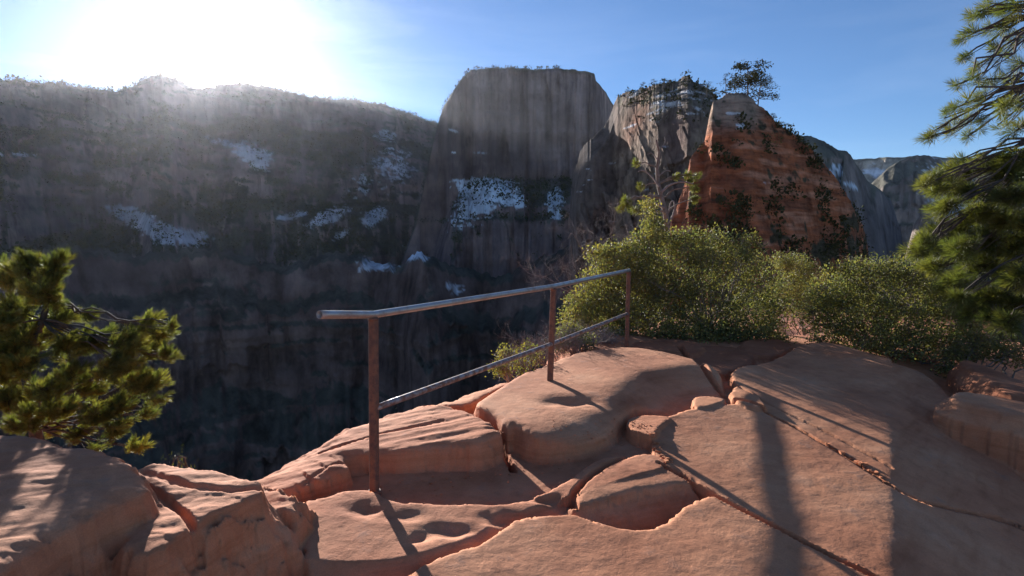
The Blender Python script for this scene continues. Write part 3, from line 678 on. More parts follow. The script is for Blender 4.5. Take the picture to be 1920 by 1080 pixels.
TH_SIL = [(740, 520), (780, 420), (800, 330), (818, 252), (824, 232), (832, 206), (846, 182), (858, 162), (868, 148), (884, 133), (905, 129), (950, 127), (1000, 130), (1050, 128), (1100, 134), (1111, 138), (1114, 152),
          (1122, 160), (1132, 172), (1142, 190), (1160, 215), (1220, 250), (1320, 300)]
TH_D = [(740, 1150), (818, 1120), (850, 1080), (880, 1110), (900, 1090), (1000, 1090), (1110, 1110), (1124, 1125), (1140, 1200), (1220, 1400), (1320, 1500)]
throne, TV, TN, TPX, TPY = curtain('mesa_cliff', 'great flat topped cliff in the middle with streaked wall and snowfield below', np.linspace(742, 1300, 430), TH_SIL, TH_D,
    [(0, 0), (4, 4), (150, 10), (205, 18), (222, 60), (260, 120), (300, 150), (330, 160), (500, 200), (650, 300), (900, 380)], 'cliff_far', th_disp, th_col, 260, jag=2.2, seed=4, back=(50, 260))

# dark foot cliffs low in the canyon, left
def foot_disp(a, z, b): return blocks(a, z, 30, 80, 46)*10+ledges(a, z, 30, 47, .6, 200)*16 + ridged(a/110, z/700, o=4, seed=41)*45*sstep(0, 80, b) + ridged(a/30, z/200, o=4, seed=42)*13 + fbm(a/200, z/14, o=4, seed=43)*6
def foot_col(V, nn, PX, PY, a, b):
    c = np.tile(np.array((.16, .105, .09)), (len(V), 1)); n = fbm(a/60, V[:, 2]/50, o=4, seed=44)
    c = c*(1+.5*n)[:, None]
    veg = sstep(.35, .6, nn[:, 2]+.2*n); c = mixv(c, (.06, .065, .05), veg*.8)
    s = snow(V, nn, PX, PY, [(.7, 785, 470, 40, 22, -.4), (.6, 850, 540, 30, 20, 0), (.55, 700, 500, 60, 20, 0)], 8, 9., .5)
    return mixv(c, (.6, .62, .68), s)
foot, FV, FN, FPX, FPY = curtain('canyon_wall', 'dark lower canyon wall below the ridge and the mesa', np.linspace(-700, 1300, 460),
    [(-700, 500), (-200, 470), (0, 480), (120, 460), (260, 478), (400, 462), (520, 500), (640, 470), (740, 500), (790, 470), (850, 500), (930, 520), (1020, 480), (1100, 440), (1200, 420), (1300, 420)],
    [(-700, 800), (0, 900), (400, 1050), (700, 1000), (800, 820), (900, 900), (1100, 700), (1300, 600)],
    [(0, 0), (10, 30), (60, 45), (75, 80), (200, 100), (260, 170), (500, 240)], 'cliff_far', foot_disp, foot_col, 150, jag=10, seed=9, back=(120, 300))

# grey fin (the narrow peak behind) : left facet in shade, bright facet turned to the sun
def gf_disp(a, z, b):
    return blocks(a+z*.25, z, 7, 22, 55)*4.0*sstep(2, 10, b)+blocks(a+z*.4, z, 2.6, 9, 57)*1.5+ledges(a+z*1.2, z, 5, 56, .8, 30)*2.2*sstep(45, 10, b)+ridged(a/15, z/70, o=4, seed=51)*5.0*sstep(0, 10, b) + fbm(a/9+z/14, z/8, o=4, seed=52)*2.2 + ridged(a/5.5, z/60, o=3, seed=53)*1.8*sstep(20, 45, b) + fbm(a/30, z/2.2, o=3, seed=54)*1.0*sstep(26, 10, b)
def gf_col(V, nn, PX, PY, a, b):
    c = np.tile(np.array((.190, .132, .096)), (len(V), 1))
    n = fbm(a/6, V[:, 2]/22, o=5, seed=81); n2 = fbm(a/9, V[:, 2]/9, o=4, seed=82)
    c = mixv(c, (.15, .10, .085), sstep(.05, .45, n)*.7)
    c = mixv(c, (.42, .30, .22), sstep(.1, .5, n2)*.6)
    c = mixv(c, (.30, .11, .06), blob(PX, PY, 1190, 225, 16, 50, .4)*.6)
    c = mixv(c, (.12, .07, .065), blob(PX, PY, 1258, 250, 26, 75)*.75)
    c = mixv(c, (.11, .085, .078), sstep(1156, 1140, PX)*.75)  # shade of the left facet painted into the colour
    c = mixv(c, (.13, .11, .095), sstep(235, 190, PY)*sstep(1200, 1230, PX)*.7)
    c = mixv(c, (.07, .085, .04), sstep(.15, .45, fbm(V[:, 0]/3, V[:, 1]/3, V[:, 2]/3, o=3, seed=84))*sstep(230, 180, PY)*.55)
    m = np.maximum(.85*blob(PX, PY, 1245, 190, 75, 28, -.1), .6*blob(PX, PY, 1255, 285, 25, 10))
    s = sstep(.52, .66, m*.52+.85*fbm(a/6+V[:, 2]/4, V[:, 2]/1.2, o=3, seed=83)+.1*(nn[:, 2]-.3))
    return mixv(c, (.50, .50, .53), s*.9)
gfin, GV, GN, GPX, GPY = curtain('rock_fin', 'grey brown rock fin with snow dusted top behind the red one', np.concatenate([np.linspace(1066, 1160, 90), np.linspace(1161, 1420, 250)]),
    [(1066, 420), (1072, 335), (1080, 310), (1086, 288), (1098, 266), (1112, 256), (1128, 238), (1138, 222), (1147, 196), (1154, 184), (1168, 175), (1200, 166), (1235, 156), (1262, 153), (1270, 146), (1276, 141), (1286, 143), (1293, 153), (1310, 162), (1328, 175), (1340, 190), (1380, 220), (1420, 260)],
    [(1066, 300), (1080, 266), (1110, 262), (1148, 268), (1156, 264), (1225, 238), (1290, 224), (1310, 228), (1340, 232), (1420, 230)],
    [(0, 0), (3, 3), (10, 10), (18, 13), (60, 20), (120, 26), (200, 40), (460, 110)], 'cliff_mid', gf_disp, gf_col, 340, jag=5, seed=11, back=(8, 40), near=120)

# red fin
def rf_disp(a, z, b):
    q = z+.14*a+1.2*noise(a/9, z/7, seed=90)
    cap = sstep(11, 3, b)
    return (ledges(a, q, 3.1, 98, .5, 20)*3.4+ledges(a, q, 1.0, 99, .5, 9)*(1.1+.8*cap)+blocks(a+.3*z, z, 4.5, 3.6, 97)*(.7+1.3*cap)+blocks(a, z, 1.7, 1.5, 89)*(.3+.4*cap)
        + ridged(a/11, z/9, o=4, seed=91)*2.6*sstep(0, 5, b) + fbm(a/6, z/5, o=4, seed=92)*1.1 + ridged(a/2.6, z/14, o=3, seed=94)*.9)*sstep(0, 2.5, b)
def rf_col(V, nn, PX, PY, a, b):
    c = np.tile(np.array((.36, .110, .048)), (len(V), 1))
    n = fbm(a/4, V[:, 2]*.9, o=4, seed=95)
    c = mixv(c, (.56, .27, .17), sstep(.0, .5, n)*.6); c = mixv(c, (.22, .085, .05), sstep(.05, .5, -n)*.7)
    c = mixv(c, (.33, .25, .19), sstep(262, 215, PY)*sstep(1440, 1400, PX)*.9)      # grey weathered cap
    rim = sstep(0, 1, blob(PX, PY, 1310, 250, 10, 60, .25)); c = mixv(c, (.42, .24, .15), rim*.5)  # sunlit left edge painted as a lighter strip
    v = fbm(V[:, 0]/3.2, V[:, 1]/3.2, V[:, 2]/2.4, o=4, seed=96)
    line = (PX-1255)/370; dens = sstep(1430, 1640, PX)*.30+sstep(400, 480, PY)*.22+.04
    c = mixv(c, (.05, .055, .035), sstep(.34, .52, v+dens)*.9)
    m = np.maximum(.85*blob(PX, PY, 1370, 238, 32, 7, -.25), .7*blob(PX, PY, 1365, 212, 22, 4)); m = np.maximum(m, .75*blob(PX, PY, 1268, 400, 9, 9))
    s = sstep(.50, .66, m*.8+.75*fbm(a/2.2, V[:, 2]*1.3, o=4, seed=97))
    return mixv(c, (.66, .66, .68), s)
rfin, FINV, FINN, FINPX, FINPY = curtain('red_rock_fin', 'steep red sandstone fin with dark shrubs and a grey cap', np.linspace(1244, 1672, 430),
    [(1244, 560), (1252, 470), (1258, 410), (1266, 392), (1276, 362), (1284, 330), (1290, 298), (1300, 284), (1316, 262), (1320, 240), (1324, 214), (1330, 192), (1344, 180), (1360, 174), (1382, 174), (1396, 182), (1412, 196), (1430, 206),
     (1446, 226), (1462, 240), (1480, 250), (1500, 268), (1530, 296), (1560, 330), (1585, 368), (1600, 392), (1615, 420), (1624, 446), (1630, 480), (1640, 560), (1672, 700)],
    [(1244, 85.5), (1262, 88), (1276, 89.5), (1290, 91.5), (1316, 94), (1324, 95.2), (1345, 97.0), (1400, 98.6), (1500, 108), (1600, 124), (1640, 140), (1672, 165)],
    [(0, 0), (1.5, 1.2), (5, 3), (6, 4.2), (12, 8), (20, 13), (28, 20), (34, 28), (60, 40), (460, 190)], 'cliff_red', rf_disp, rf_col, 400, jag=5.0, seed=13, back=(3, 14), near=42)

# distant right walls
def d_disp(a, z, b): return blocks(a, z, 40, 90, 106)*10+ridged(a/120, z/600, o=4, seed=101)*42*sstep(0, 60, b) + ridged(a/35, z/200, o=3, seed=102)*10 + fbm(a/300, z/25, o=4, seed=103)*6
def d1_col(V, nn, PX, PY, a, b):
    c = np.tile(np.array((.20, .155, .14)), (len(V), 1)); n = fbm(a/50, V[:, 2]/80, o=4, seed=104)
    c = c*(1+.35*n)[:, None]; veg = sstep(.3, .6, nn[:, 2]+.25*n); c = mixv(c, (.07, .08, .055), veg*.7)
    s = snow(V, nn, PX, PY, [(.8, 1590, 348, 30, 6, .4), (.6, 1560, 320, 20, 20, .7), (.6, 1740, 350, 30, 60, 0), (.6, 1790, 400, 60, 60, 0)], 9, 9., .5)
    return mixv(c, (.6, .63, .7), s)
def d2_col(V, nn, PX, PY, a, b):
    c = np.tile(np.array((.42, .36, .29)), (len(V), 1)); n = fbm(a/60, V[:, 2]/40, o=4, seed=105)
    c = c*(1+.3*n)[:, None]; veg = sstep(.45, .8, nn[:, 2]+.35*n); c = mixv(c, (.08, .09, .06), veg*.5)
    top = sstep(14, 4, b); c = mixv(c, (.09, .095, .07), top*.8)
    s = snow(V, nn, PX, PY, [(.75, 1630, 320, 30, 14, .2), (.6, 1700, 330, 60, 25, 0)], 10, 14., .5)
    return mixv(c, (.66, .68, .72), s)
curtain('distant_mesa', 'pale distant mesa with snow beyond the red fin', np.linspace(1560, 2500, 200), [(1560, 320), (1590, 300), (1620, 297), (1700, 294), (1800, 296), (1900, 310), (2100, 300), (2500, 280)],
    [(1560, 3000), (2500, 2600)], [(0, 0), (10, 10), (90, 60), (200, 200), (900, 420)], 'cliff_far', d_disp, d2_col, 110, jag=2, seed=15, back=(60, 400))
curtain('distant_peak', 'shaded distant peaks and cliffs above the canyon on the right', np.linspace(1600, 2500, 260), [(1600, 420), (1620, 352), (1640, 332), (1662, 312), (1690, 297), (1706, 291), (1730, 293), (1752, 297), (1768, 310), (1790, 332), (1860, 340), (1950, 330), (2100, 318), (2500, 300)],
    [(1600, 1900), (1650, 1900), (1700, 1950), (1760, 2080), (1800, 2100), (2500, 2300)], [(0, 0), (10, 10), (60, 60), (140, 120), (400, 180), (900, 320)], 'cliff_far', d_disp, d1_col, 160, jag=2.5, seed=16, back=(60, 400))
curtain('side_ridge', 'grey rounded side ridge just behind the red fin', np.linspace(1440, 1800, 220), [(1440, 262), (1480, 252), (1510, 256), (1540, 268), (1562, 281), (1580, 284), (1592, 298), (1606, 318), (1620, 338), (1640, 352), (1665, 372), (1690, 440), (1710, 540), (1800, 700)],
    [(1440, 700), (1560, 740), (1640, 860), (1700, 1050), (1800, 1200)], [(0, 0), (12, 14), (60, 50), (90, 70), (300, 110), (900, 250)], 'cliff_far', d_disp, d1_col, 170, jag=3, seed=17, back=(40, 200))
curtain('low_wall', 'dark canyon wall low behind the right pine', np.linspace(1690, 2500, 200), [(1690, 520), (1712, 420), (1740, 380), (1780, 360), (1850, 372), (1950, 350), (2100, 340), (2500, 330)],
    [(1690, 1300), (1780, 1100), (2500, 800)], [(0, 0), (12, 14), (60, 50), (90, 70), (300, 110), (900, 250)], 'cliff_far', d_disp, d1_col, 120, jag=4, seed=18, back=(40, 200))

# canyon floor to the horizon
fl, flnt, flp = newmat('canyon_floor_soil'); _n = N(flnt, 'ShaderNodeTexNoise', Scale=60.0, Detail=8.0)
flnt.links.new(ramp(flnt, _n.outputs['Fac'], [(0.35, (0.06, 0.065, 0.045)), (0.65, (0.16, 0.12, 0.09))]), flp.inputs['Base Color']); flp.inputs['Roughness'].default_value = 1
S = 3500.0; gn = 24
gx, gy = np.meshgrid(np.linspace(-S, S, gn), np.linspace(-S, S, gn)); gv = np.stack([gx.ravel(), gy.ravel(), -450+6*noise(gx.ravel()/900, gy.ravel()/900)], 1)
i = np.arange(gn-1)[:, None]*gn; j = np.arange(gn-1)[None, :]
tag(mesh_np('canyon_floor', gv, np.stack([i+j, i+j+1, i+gn+j+1, i+gn+j], -1).reshape(-1, 4), fl), kind='structure')

# the air of the canyon
hz = bpy.data.materials.new('canyon_air'); hz.use_nodes = True; hz.node_tree.nodes.clear()
ho = hz.node_tree.nodes.new('ShaderNodeOutputMaterial'); hv = hz.node_tree.nodes.new('ShaderNodeVolumePrincipled')
hv.inputs['Color'].default_value = (0.90, 0.90, 1.0, 1); hv.inputs['Density'].default_value = 0.0000185; hv.inputs['Anisotropy'].default_value = 0.78
hz.node_tree.links.new(hv.outputs[0], ho.inputs['Volume'])
hb = 3600.0; z0, z1 = -470.0, 415.0
print('highest', max(float(v.co.z) for o_ in (ridge, throne, gfin, rfin) for v in o_.data.vertices))
bv = np.array([(sx*hb, sy*hb, z) for z in (z0, z1) for sx, sy in ((-1, -1), (1, -1), (1, 1), (-1, 1))])
tag(mesh_np('haze', bv, np.array([(0, 3, 2, 1), (4, 5, 6, 7), (0, 1, 5, 4), (1, 2, 6, 5), (2, 3, 7, 6), (3, 0, 4, 7)]), hz, smooth=False), kind='stuff')

# ================================================================ HANDRAIL
def metal(name, ca, cb, metallic, rough, sc=14.0, f0=.42, f1=.62):
    m, nt, p = newmat(name); L = nt.links.new
    g = N(nt, 'ShaderNodeNewGeometry')
    n1 = N(nt, 'ShaderNodeTexNoise', Scale=sc, Detail=7.0, Roughness=0.65); L(g.outputs['Position'], n1.inputs['Vector'])
    f = ramp(nt, n1.outputs['Fac'], [(f0, (0, 0, 0)), (f1, (1, 1, 1))])
    L(mixc(nt, f, ca, cb), p.inputs['Base Color'])
    mr = N(nt, 'ShaderNodeMapRange'); mr.inputs[3].default_value = metallic; mr.inputs[4].default_value = metallic*.25; L(f, mr.inputs[0]); L(mr.outputs[0], p.inputs['Metallic'])
    rr = N(nt, 'ShaderNodeMapRange'); rr.inputs[3].default_value = rough; rr.inputs[4].default_value = min(1, rough+.3); L(f, rr.inputs[0]); L(rr.outputs[0], p.inputs['Roughness'])
    n2 = N(nt, 'ShaderNodeTexNoise', Scale=160.0, Detail=3.0); L(g.outputs['Position'], n2.inputs['Vector'])
    b = N(nt, 'ShaderNodeBump', Strength=0.25, Distance=0.001); L(n2.outputs['Fac'], b.inputs['Height']); L(b.outputs[0], p.inputs['Normal'])
    return m
M['steel'] = metal('weathered_galvanised_steel', (0.46, 0.43, 0.41), (0.26, 0.17, 0.12), .8, .36, 10, .45, .75)
M['rust'] = metal('rusty_steel', (0.20, 0.085, 0.048), (0.115, 0.060, 0.045), .15, .62, 26)
M['steel_worn'] = metal('worn_rusty_pipe', (0.34, 0.32, 0.32), (0.20, 0.10, 0.065), .7, .42, 18, .40, .58)
def pipe(pts, r, wall=.004, sides=20, cap0=True):
    V, Q = tubes_np([(pts, r)], sides)
    V2, Q2 = tubes_np([(pts, r-wall)], sides); n = len(V); Q2 = Q2[:, ::-1]+n
    j = np.arange(sides); j2 = (j+1) % sides; e = (len(pts)-1)*sides
    c0 = np.stack([j2, j, n+j, n+j2], -1); c1 = np.stack([e+j, e+j2, n+e+j2, n+e+j], -1)
    return np.concatenate([V, V2]), np.concatenate([Q, Q2, c0, c1])
def seg(pts, n=6):
    pts = np.asarray(pts, float); out = []
    for a, b in zip(pts[:-1], pts[1:]):
        for k in range(n): out.append(a+(b-a)*k/n)
    out.append(pts[-1]); return np.array(out)
p1 = at(700, 590, 3.50); p2 = at(1038, 537, 5.43); p3 = at(1179, 507, 7.30)
b1 = at(702, 922, 3.50); b2 = at(1031, 724, 5.43); b3 = at(1175, 661, 7.30)
rail = empty('handrail', tuple(b1)); tag(rail, 'galvanised pipe handrail on three rusty posts along the cliff edge', 'handrail')
d12 = (p1-p2)/np.linalg.norm(p1-p2)
p0 = at(599, 590, 3.50-.40)
top_pts = seg([p0, p1, p2, p3+(p3-p2)*.006], 8)
V, Q = pipe(top_pts, .0235); o = mesh_np('top_rail', V, Q, M['steel'], rail, origin=p1); o['label'] = 'smooth grey steel pipe, open at the near end'
l1 = at(702, 766, 3.50); l2 = at(1035, 645, 5.43); l3 = at(1177, 588, 7.30)
V, Q = pipe(seg([l1, l2, l3], 8), .021); o = mesh_np('lower_rail', V, Q, M['steel_worn'], rail, origin=l1); o['label'] = 'worn grey brown pipe low between the posts'
def square_post(a, b, w, tw):
    """square tube from a (foot) to b (top), lightly bevelled"""
    a = np.array(a); b = np.array(b); ax = (b-a)/np.linalg.norm(b-a)
    x = np.array([math.cos(tw), math.sin(tw), 0]); y = np.cross(ax, x); y /= np.linalg.norm(y); x = np.cross(y, ax)
    bev = w*.14; pr = []
    for sx, sy in ((1, 1), (-1, 1), (-1, -1), (1, -1)):
        c = [(w/2-bev, w/2), (w/2, w/2-bev)] if sx*sy > 0 else [(w/2, w/2-bev), (w/2-bev, w/2)]
        c = c[::-1] if sx*sy > 0 else c[::-1]
        for u, v in c: pr.append((u*sx, v*sy))
    pr.sort(key=lambda q: math.atan2(q[1], q[0]))
    n = len(pr); hs = np.linspace(-.12, np.linalg.norm(b-a), 12)
    V = np.array([a+ax*h+x*u+y*v for h in hs for u, v in pr]); Fq = []
    for k in range(len(hs)-1):
        for j in range(n): j2 = (j+1) % n; Fq.append((k*n+j, k*n+j2, (k+1)*n+j2, (k+1)*n+j))
    return V, np.array(Fq)
tw = math.atan2((p2-p1)[1], (p2-p1)[0])
for a, b, w in ((b1, p1, .050), (b2, p2, .052), (b3, p3, .052)):
    V, Q = square_post(a, b-np.array([0, 0, .024]), w, tw+.25)
    po = mesh_np('post', V, Q, M['rust'], rail, smooth=False, origin=a)
    # base flange set in the rock
    z = a[2]; th = np.arange(16)/16*2*np.pi; r0 = w*.85
    ring = [np.stack([a[0]+r*np.cos(th), a[1]+r*np.sin(th), np.full(16, z+h)], 1) for r, h in ((r0, -.06), (r0, .004), (r0*.93, .010), (w*.45, .012))]
    V = np.concatenate(ring); j = np.arange(16); j2 = (j+1) % 16
    Q = np.concatenate([np.stack([k*16+j, k*16+j2, (k+1)*16+j2, (k+1)*16+j], -1) for k in range(3)])
    c = mesh_np('collar', V, Q, M['rust'], smooth=False); c.parent = po; c.location = tuple(-np.array(a)); c.location = tuple(-a)
for q in (p1, p2, p3):
    th = np.arange(14)/14*2*np.pi; z = q[2]-.026
    ring = [np.stack([q[0]+r*np.cos(th), q[1]+r*np.sin(th), np.full(14, z+h)], 1)+rng.normal(size=(14, 3))*.0008 for r, h in ((.026, -.012), (.034, -.006), (.033, .003), (.024, .010))]
    V = np.concatenate(ring); j = np.arange(14); j2 = (j+1) % 14
    Q = np.concatenate([np.stack([k*14+j, k*14+j2, (k+1)*14+j2, (k+1)*14+j], -1) for k in range(3)])
    mesh_np('weld', V, Q, M['rust'], rail).location = tuple(-Vector(rail.location))
print('post ground', [gz(*q[:2])-q[2] for q in (b1, b2, b3)], [tuple(np.round(q, 2)) for q in (b1, b2, b3)])

# ================================================================ VEGETATION
def unit(v): return v/(np.linalg.norm(v, axis=-1, keepdims=True)+1e-9)
def needles(C, Dv, per, nlen, twig, width, s0=20, s1=75, jit=.15):
    """bottle-brush tufts: C (n,3) tips, Dv (n,3) directions"""
    n = len(C); k = per
    D_ = np.repeat(unit(Dv), k, 0); c = np.repeat(C, k, 0)
    u = rng.random(n*k)
    base = c - D_*(u*twig)[:, None]
    rnd = unit(rng.normal(size=(n*k, 3))); perp = unit(rnd-(rnd*D_).sum(1, keepdims=True)*D_)
    ph = np.radians(s0+(s1-s0)*np.clip(u+rng.normal(size=n*k)*jit, 0, 1))
    dirn = D_*np.cos(ph)[:, None]+perp*np.sin(ph)[:, None]; dirn[:, 2] += .08; dirn = unit(dirn)
    L = nlen*(.75+.4*rng.random(n*k))
    side = unit(np.cross(dirn, rng.normal(size=(n*k, 3))))
    w = width*(.8+.4*rng.random(n*k))
    mid = base+dirn*(L*.55)[:, None]-np.array([0, 0, 1.])*(L*.02)[:, None]
    V = np.stack([base, mid+side*(w/2)[:, None], base+dirn*L[:, None], mid-side*(w/2)[:, None]], 1).reshape(-1, 3)
    q = np.arange(n*k)[:, None]*4+np.arange(4)[None, :]
    tint = np.repeat(.8+.4*rng.random(n), k)*(.9+.2*rng.random(n*k)); yel = np.repeat(rng.random(n), k)
    col = np.stack([tint*(.92+.30*yel), tint, tint*(1.0-.25*yel)], -1)
    return V, q, np.repeat(col, 4, 0)
def bez(a, b, sag, n=7, wig=.0):
    t = np.linspace(0, 1, n)[:, None]; p = a*(1-t)+b*t; p = p+np.array([0, 0, 1.])*sag*4*t*(1-t)
    if wig: 
        w = rng.normal(size=(n, 3))*wig; w[0] = w[-1] = 0; p = p+w
    return p
def pine(name, label, trunk, trunk_r, blobs, dens, per, nlen, twig, width, mat='needle', sides=7, limb=.018, attach=None, sag=-.05, origin=None, bias=(0, 0, .25), group=None, cat='tree', s0=20, s1=75, minn=2, depthj=.5, bark='bark', tint=(1, 1, 1)):
    """blobs: (px, py, r px, depth). dens: tufts per unit (r px)^2/1000"""
    trunk = np.asarray(trunk, float); base = trunk[0] if origin is None else np.asarray(origin)
    root = empty(name, tuple(base)); tag(root, label, cat, group)
    n = len(trunk); V, Q = tubes_np([(trunk, np.linspace(trunk_r, trunk_r*.28, n)*(1+.06*rng.normal(size=n)))], 12)
    mesh_np('trunk', V, Q, M[bark], root, origin=base)
    paths = []; C = []; D_ = []
    for (bx, by, br, dep) in blobs:
        c = at(bx, by, dep); rm = br/F*dep
        # attach to trunk: nearest node a bit below
        cand = trunk.copy(); cand[:, 2] += .25*np.linalg.norm(c[:2]-trunk[:, :2], axis=1)*(0 if attach is None else attach)
        w = np.linalg.norm(cand-c, axis=1)+1e-3; w[-1] += .0
        a = trunk[int(np.argmin(w))]
        if np.argmin(w) == len(trunk)-1 and len(trunk) > 2 and rng.random() < .5: a = trunk[-2]
        main = bez(a, c, sag*np.linalg.norm(c-a), 8, .02*np.linalg.norm(c-a)); L = np.linalg.norm(c-a)
        r0 = min(limb, .012+.012*L) if limb < .1 else limb
        paths.append((main, np.linspace(r0, r0*.35, 8)))
        nt = max(minn, int((dens(by) if callable(dens) else dens)*br*br/1000))
        out = unit((c-a)[None, :])[0]
        P = unit(rng.normal(size=(nt, 3)))*(rng.random((nt, 1))**.45)*np.array([rm, rm*depthj*2, rm*.85])
        tips = c+P
        dv = unit(P/(rm+1e-6)*.9+out*.55+np.array(bias)+.25*rng.normal(size=(nt, 3)))
        C.append(tips); D_.append(dv)
        for q, dq in zip(tips, dv):
            s = main[rng.integers(4, 8)]
            tw_ = bez(s, q-dq*twig*.5, -.03*np.linalg.norm(q-s), 4, .02*rm); tw_ = np.concatenate([tw_, [q]])
            paths.append((tw_, np.linspace(r0*.30, r0*.10, 5)))
    C = np.concatenate(C); D_ = np.concatenate(D_)
    V, Q = tubes_np([(p, r) for p, r in paths if len(p) == 8], sides); V2, Q2 = tubes_np([(p, r) for p, r in paths if len(p) == 5], 4)
    mesh_np('branches', np.concatenate([V, V2]), np.concatenate([Q, Q2+len(V)]), M[bark], root, origin=base)['kind'] = 'stuff'
    V, q, col = needles(C, D_, per, nlen, twig, width, s0, s1); col = col*np.array(tint)
    fo = mesh_np('crown', V, q, M[mat], root, smooth=False, cols=col, origin=base); fo['kind'] = 'stuff'
    return root
def leaves(C, Dv, size, asp=.55, col=None, fold=.25):
    n = len(C); D_ = unit(Dv); side = unit(np.cross(D_, rng.normal(size=(n, 3)))); up = np.cross(side, D_)
    L = size*(.65+.6*rng.random(n)); w = L*asp
    a = C; t = C+D_*L[:, None]; m = C+D_*(L*.5)[:, None]; f = up*(w*fold)[:, None]
    V = np.stack([a, m+side*(w/2)[:, None]+f, t, m-side*(w/2)[:, None]+f], 1).reshape(-1, 3)
    q = np.arange(n)[:, None]*4; T = np.concatenate([q+np.array([0, 1, 2]), q+np.array([0, 2, 3])])
    if col is None:
        b = .65+.6*rng.random(n); y = rng.random(n)
        col = np.stack([b*(.85+.45*y), b, b*(1.05-.4*y)], -1)
    return V, T, np.repeat(col, 4, 0)
def shrub(name, label, base_px, depth, blobs, nleaf, size, mat='leaf', cat='shrub', group=None, stems=60, bare=0., dj=.8, tintf=None, stem_mat='oldwood', rs=.008, tw=3, asp=.55):
    """blobs (px,py,rx,ry,ddepth); leaves sit in sprays at the ends of twigs"""
    b0 = at(base_px[0], base_px[1], depth); zg = gz(b0[0], b0[1]); b0[2] = zg
    root = empty(name, tuple(b0)); tag(root, label, cat, group)
    wts = np.array([b[2]*b[3] for b in blobs], float); wts /= wts.sum()
    ns = int(nleaf/14); sp = []
    which = rng.choice(len(blobs), ns, p=wts)
    for k in which:
        px, py, rx, ry, dd = blobs[k]
        v = unit(rng.normal(size=(1, 3)))[0]*(rng.random()**.38)
        d = depth+dd; c = at(px+v[0]*rx, py-v[2]*ry, d); c[1] += v[1]*rx/F*d*dj
        sp.append(np.append(c, v))
    sp = np.array(sp); S = sp[:, :3]; O = sp[:, 3:]
    S[:, 2] = np.maximum(S[:, 2], zg+.03)
    nl = 14
    C = np.repeat(S, nl, 0)+rng.normal(size=(ns*nl, 3))*size*1.25
    Dv = np.repeat(O, nl, 0)*.6+rng.normal(size=(ns*nl, 3))*.8+np.array([0, 0, .35])
    if nleaf > 0:
        br = np.repeat(.75+.5*rng.random(ns), nl)*(.7+.6*rng.random(ns*nl)); y = np.clip(np.repeat(rng.random(ns), nl)*.6+.4*rng.random(ns*nl), 0, 1)
        col = np.stack([br*(.80+.55*y), br, br*(1.1-.5*y)], -1)
        if tintf is not None: col = col*np.array(tintf)
        V, T, col = leaves(C, Dv, size, asp, col)
        fo = mesh_np('foliage', V, T, M[mat], root, smooth=False, cols=col, origin=b0); fo['kind'] = 'stuff'
    paths = []
    roots = b0+rng.normal(size=(9, 3))*np.array([.18, .10, 0])
    mains = []
    for (px, py, rx, ry, dd) in blobs:
        for _ in range(2):
            c = at(px+rng.normal()*rx*.3, py+rng.normal()*ry*.2+ry*.1, depth+dd); a = roots[rng.integers(9)]-np.array([0, 0, .05])
            m_ = bez(a, c, .10*np.linalg.norm(c-a)*rng.normal(), 7, .035*np.linalg.norm(c-a)); mains.append(m_); paths.append((m_, np.linspace(rs*1.9, rs*.7, 7)))
    allm = np.concatenate([m_[2:] for m_ in mains])
    idx = rng.choice(ns, min(ns, stems), replace=False)
    for k in idx:
        s = S[k]; d = np.linalg.norm(allm-s, axis=1)+ .25*rng.random(len(allm)); a = allm[np.argmin(d)]
        paths.append((bez(a, s+O[k]*size*2, .04, 7, .02*np.linalg.norm(s-a)+.004), np.linspace(rs*.55, rs*.18, 7)))
    V, Q = tubes_np(paths, tw+1); mesh_np('stems', V, Q, M[stem_mat], root, origin=b0)['kind'] = 'stuff'
    return root
def bare_twigs(name, label, base_px, depth, ends, cat='shrub', n=160, spread=.5, rs=.006, lvl=3, mat='twig', group=None):
    b0 = at(base_px[0], base_px[1], depth); b0[2] = gz(b0[0], b0[1])
    root = empty(name, tuple(b0)); tag(root, label, cat, group); paths = []
    def grow(p, d, L, r, k):
        pts = [p]; 
        for _ in range(5):
            d = unit(d+rng.normal(size=3)*.22); p = p+d*L/5; pts.append(p)
        paths.append((np.array(pts), np.linspace(r, r*.45, 6)))
        if k > 0:
            for _ in range(4): 
                q = pts[rng.integers(1, 6)]; grow(q, unit(d+rng.normal(size=3)*.7+np.array([0, 0, .12])), L*.55, r*.5, k-1)
    for (px, py, dd) in ends:
        c = at(px, py, depth+dd); a = b0+rng.normal(size=3)*np.array([.08, .05, 0]); L = np.linalg.norm(c-a)
        m_ = bez(a, a+(c-a)*.55, .03*L, 6, .02*L); paths.append((m_, np.linspace(rs*1.6, rs, 6)))
        grow(m_[-1], unit(c-a), L*.5, rs*.9, lvl)
        grow(m_[3], unit(c-a+rng.normal(size=3)*.2*L), L*.45, rs*.7, lvl)
    V, Q = tubes_np(paths, 3); mesh_np('stems', V, Q, M[mat], root, origin=b0)['kind'] = 'stuff'
    return root

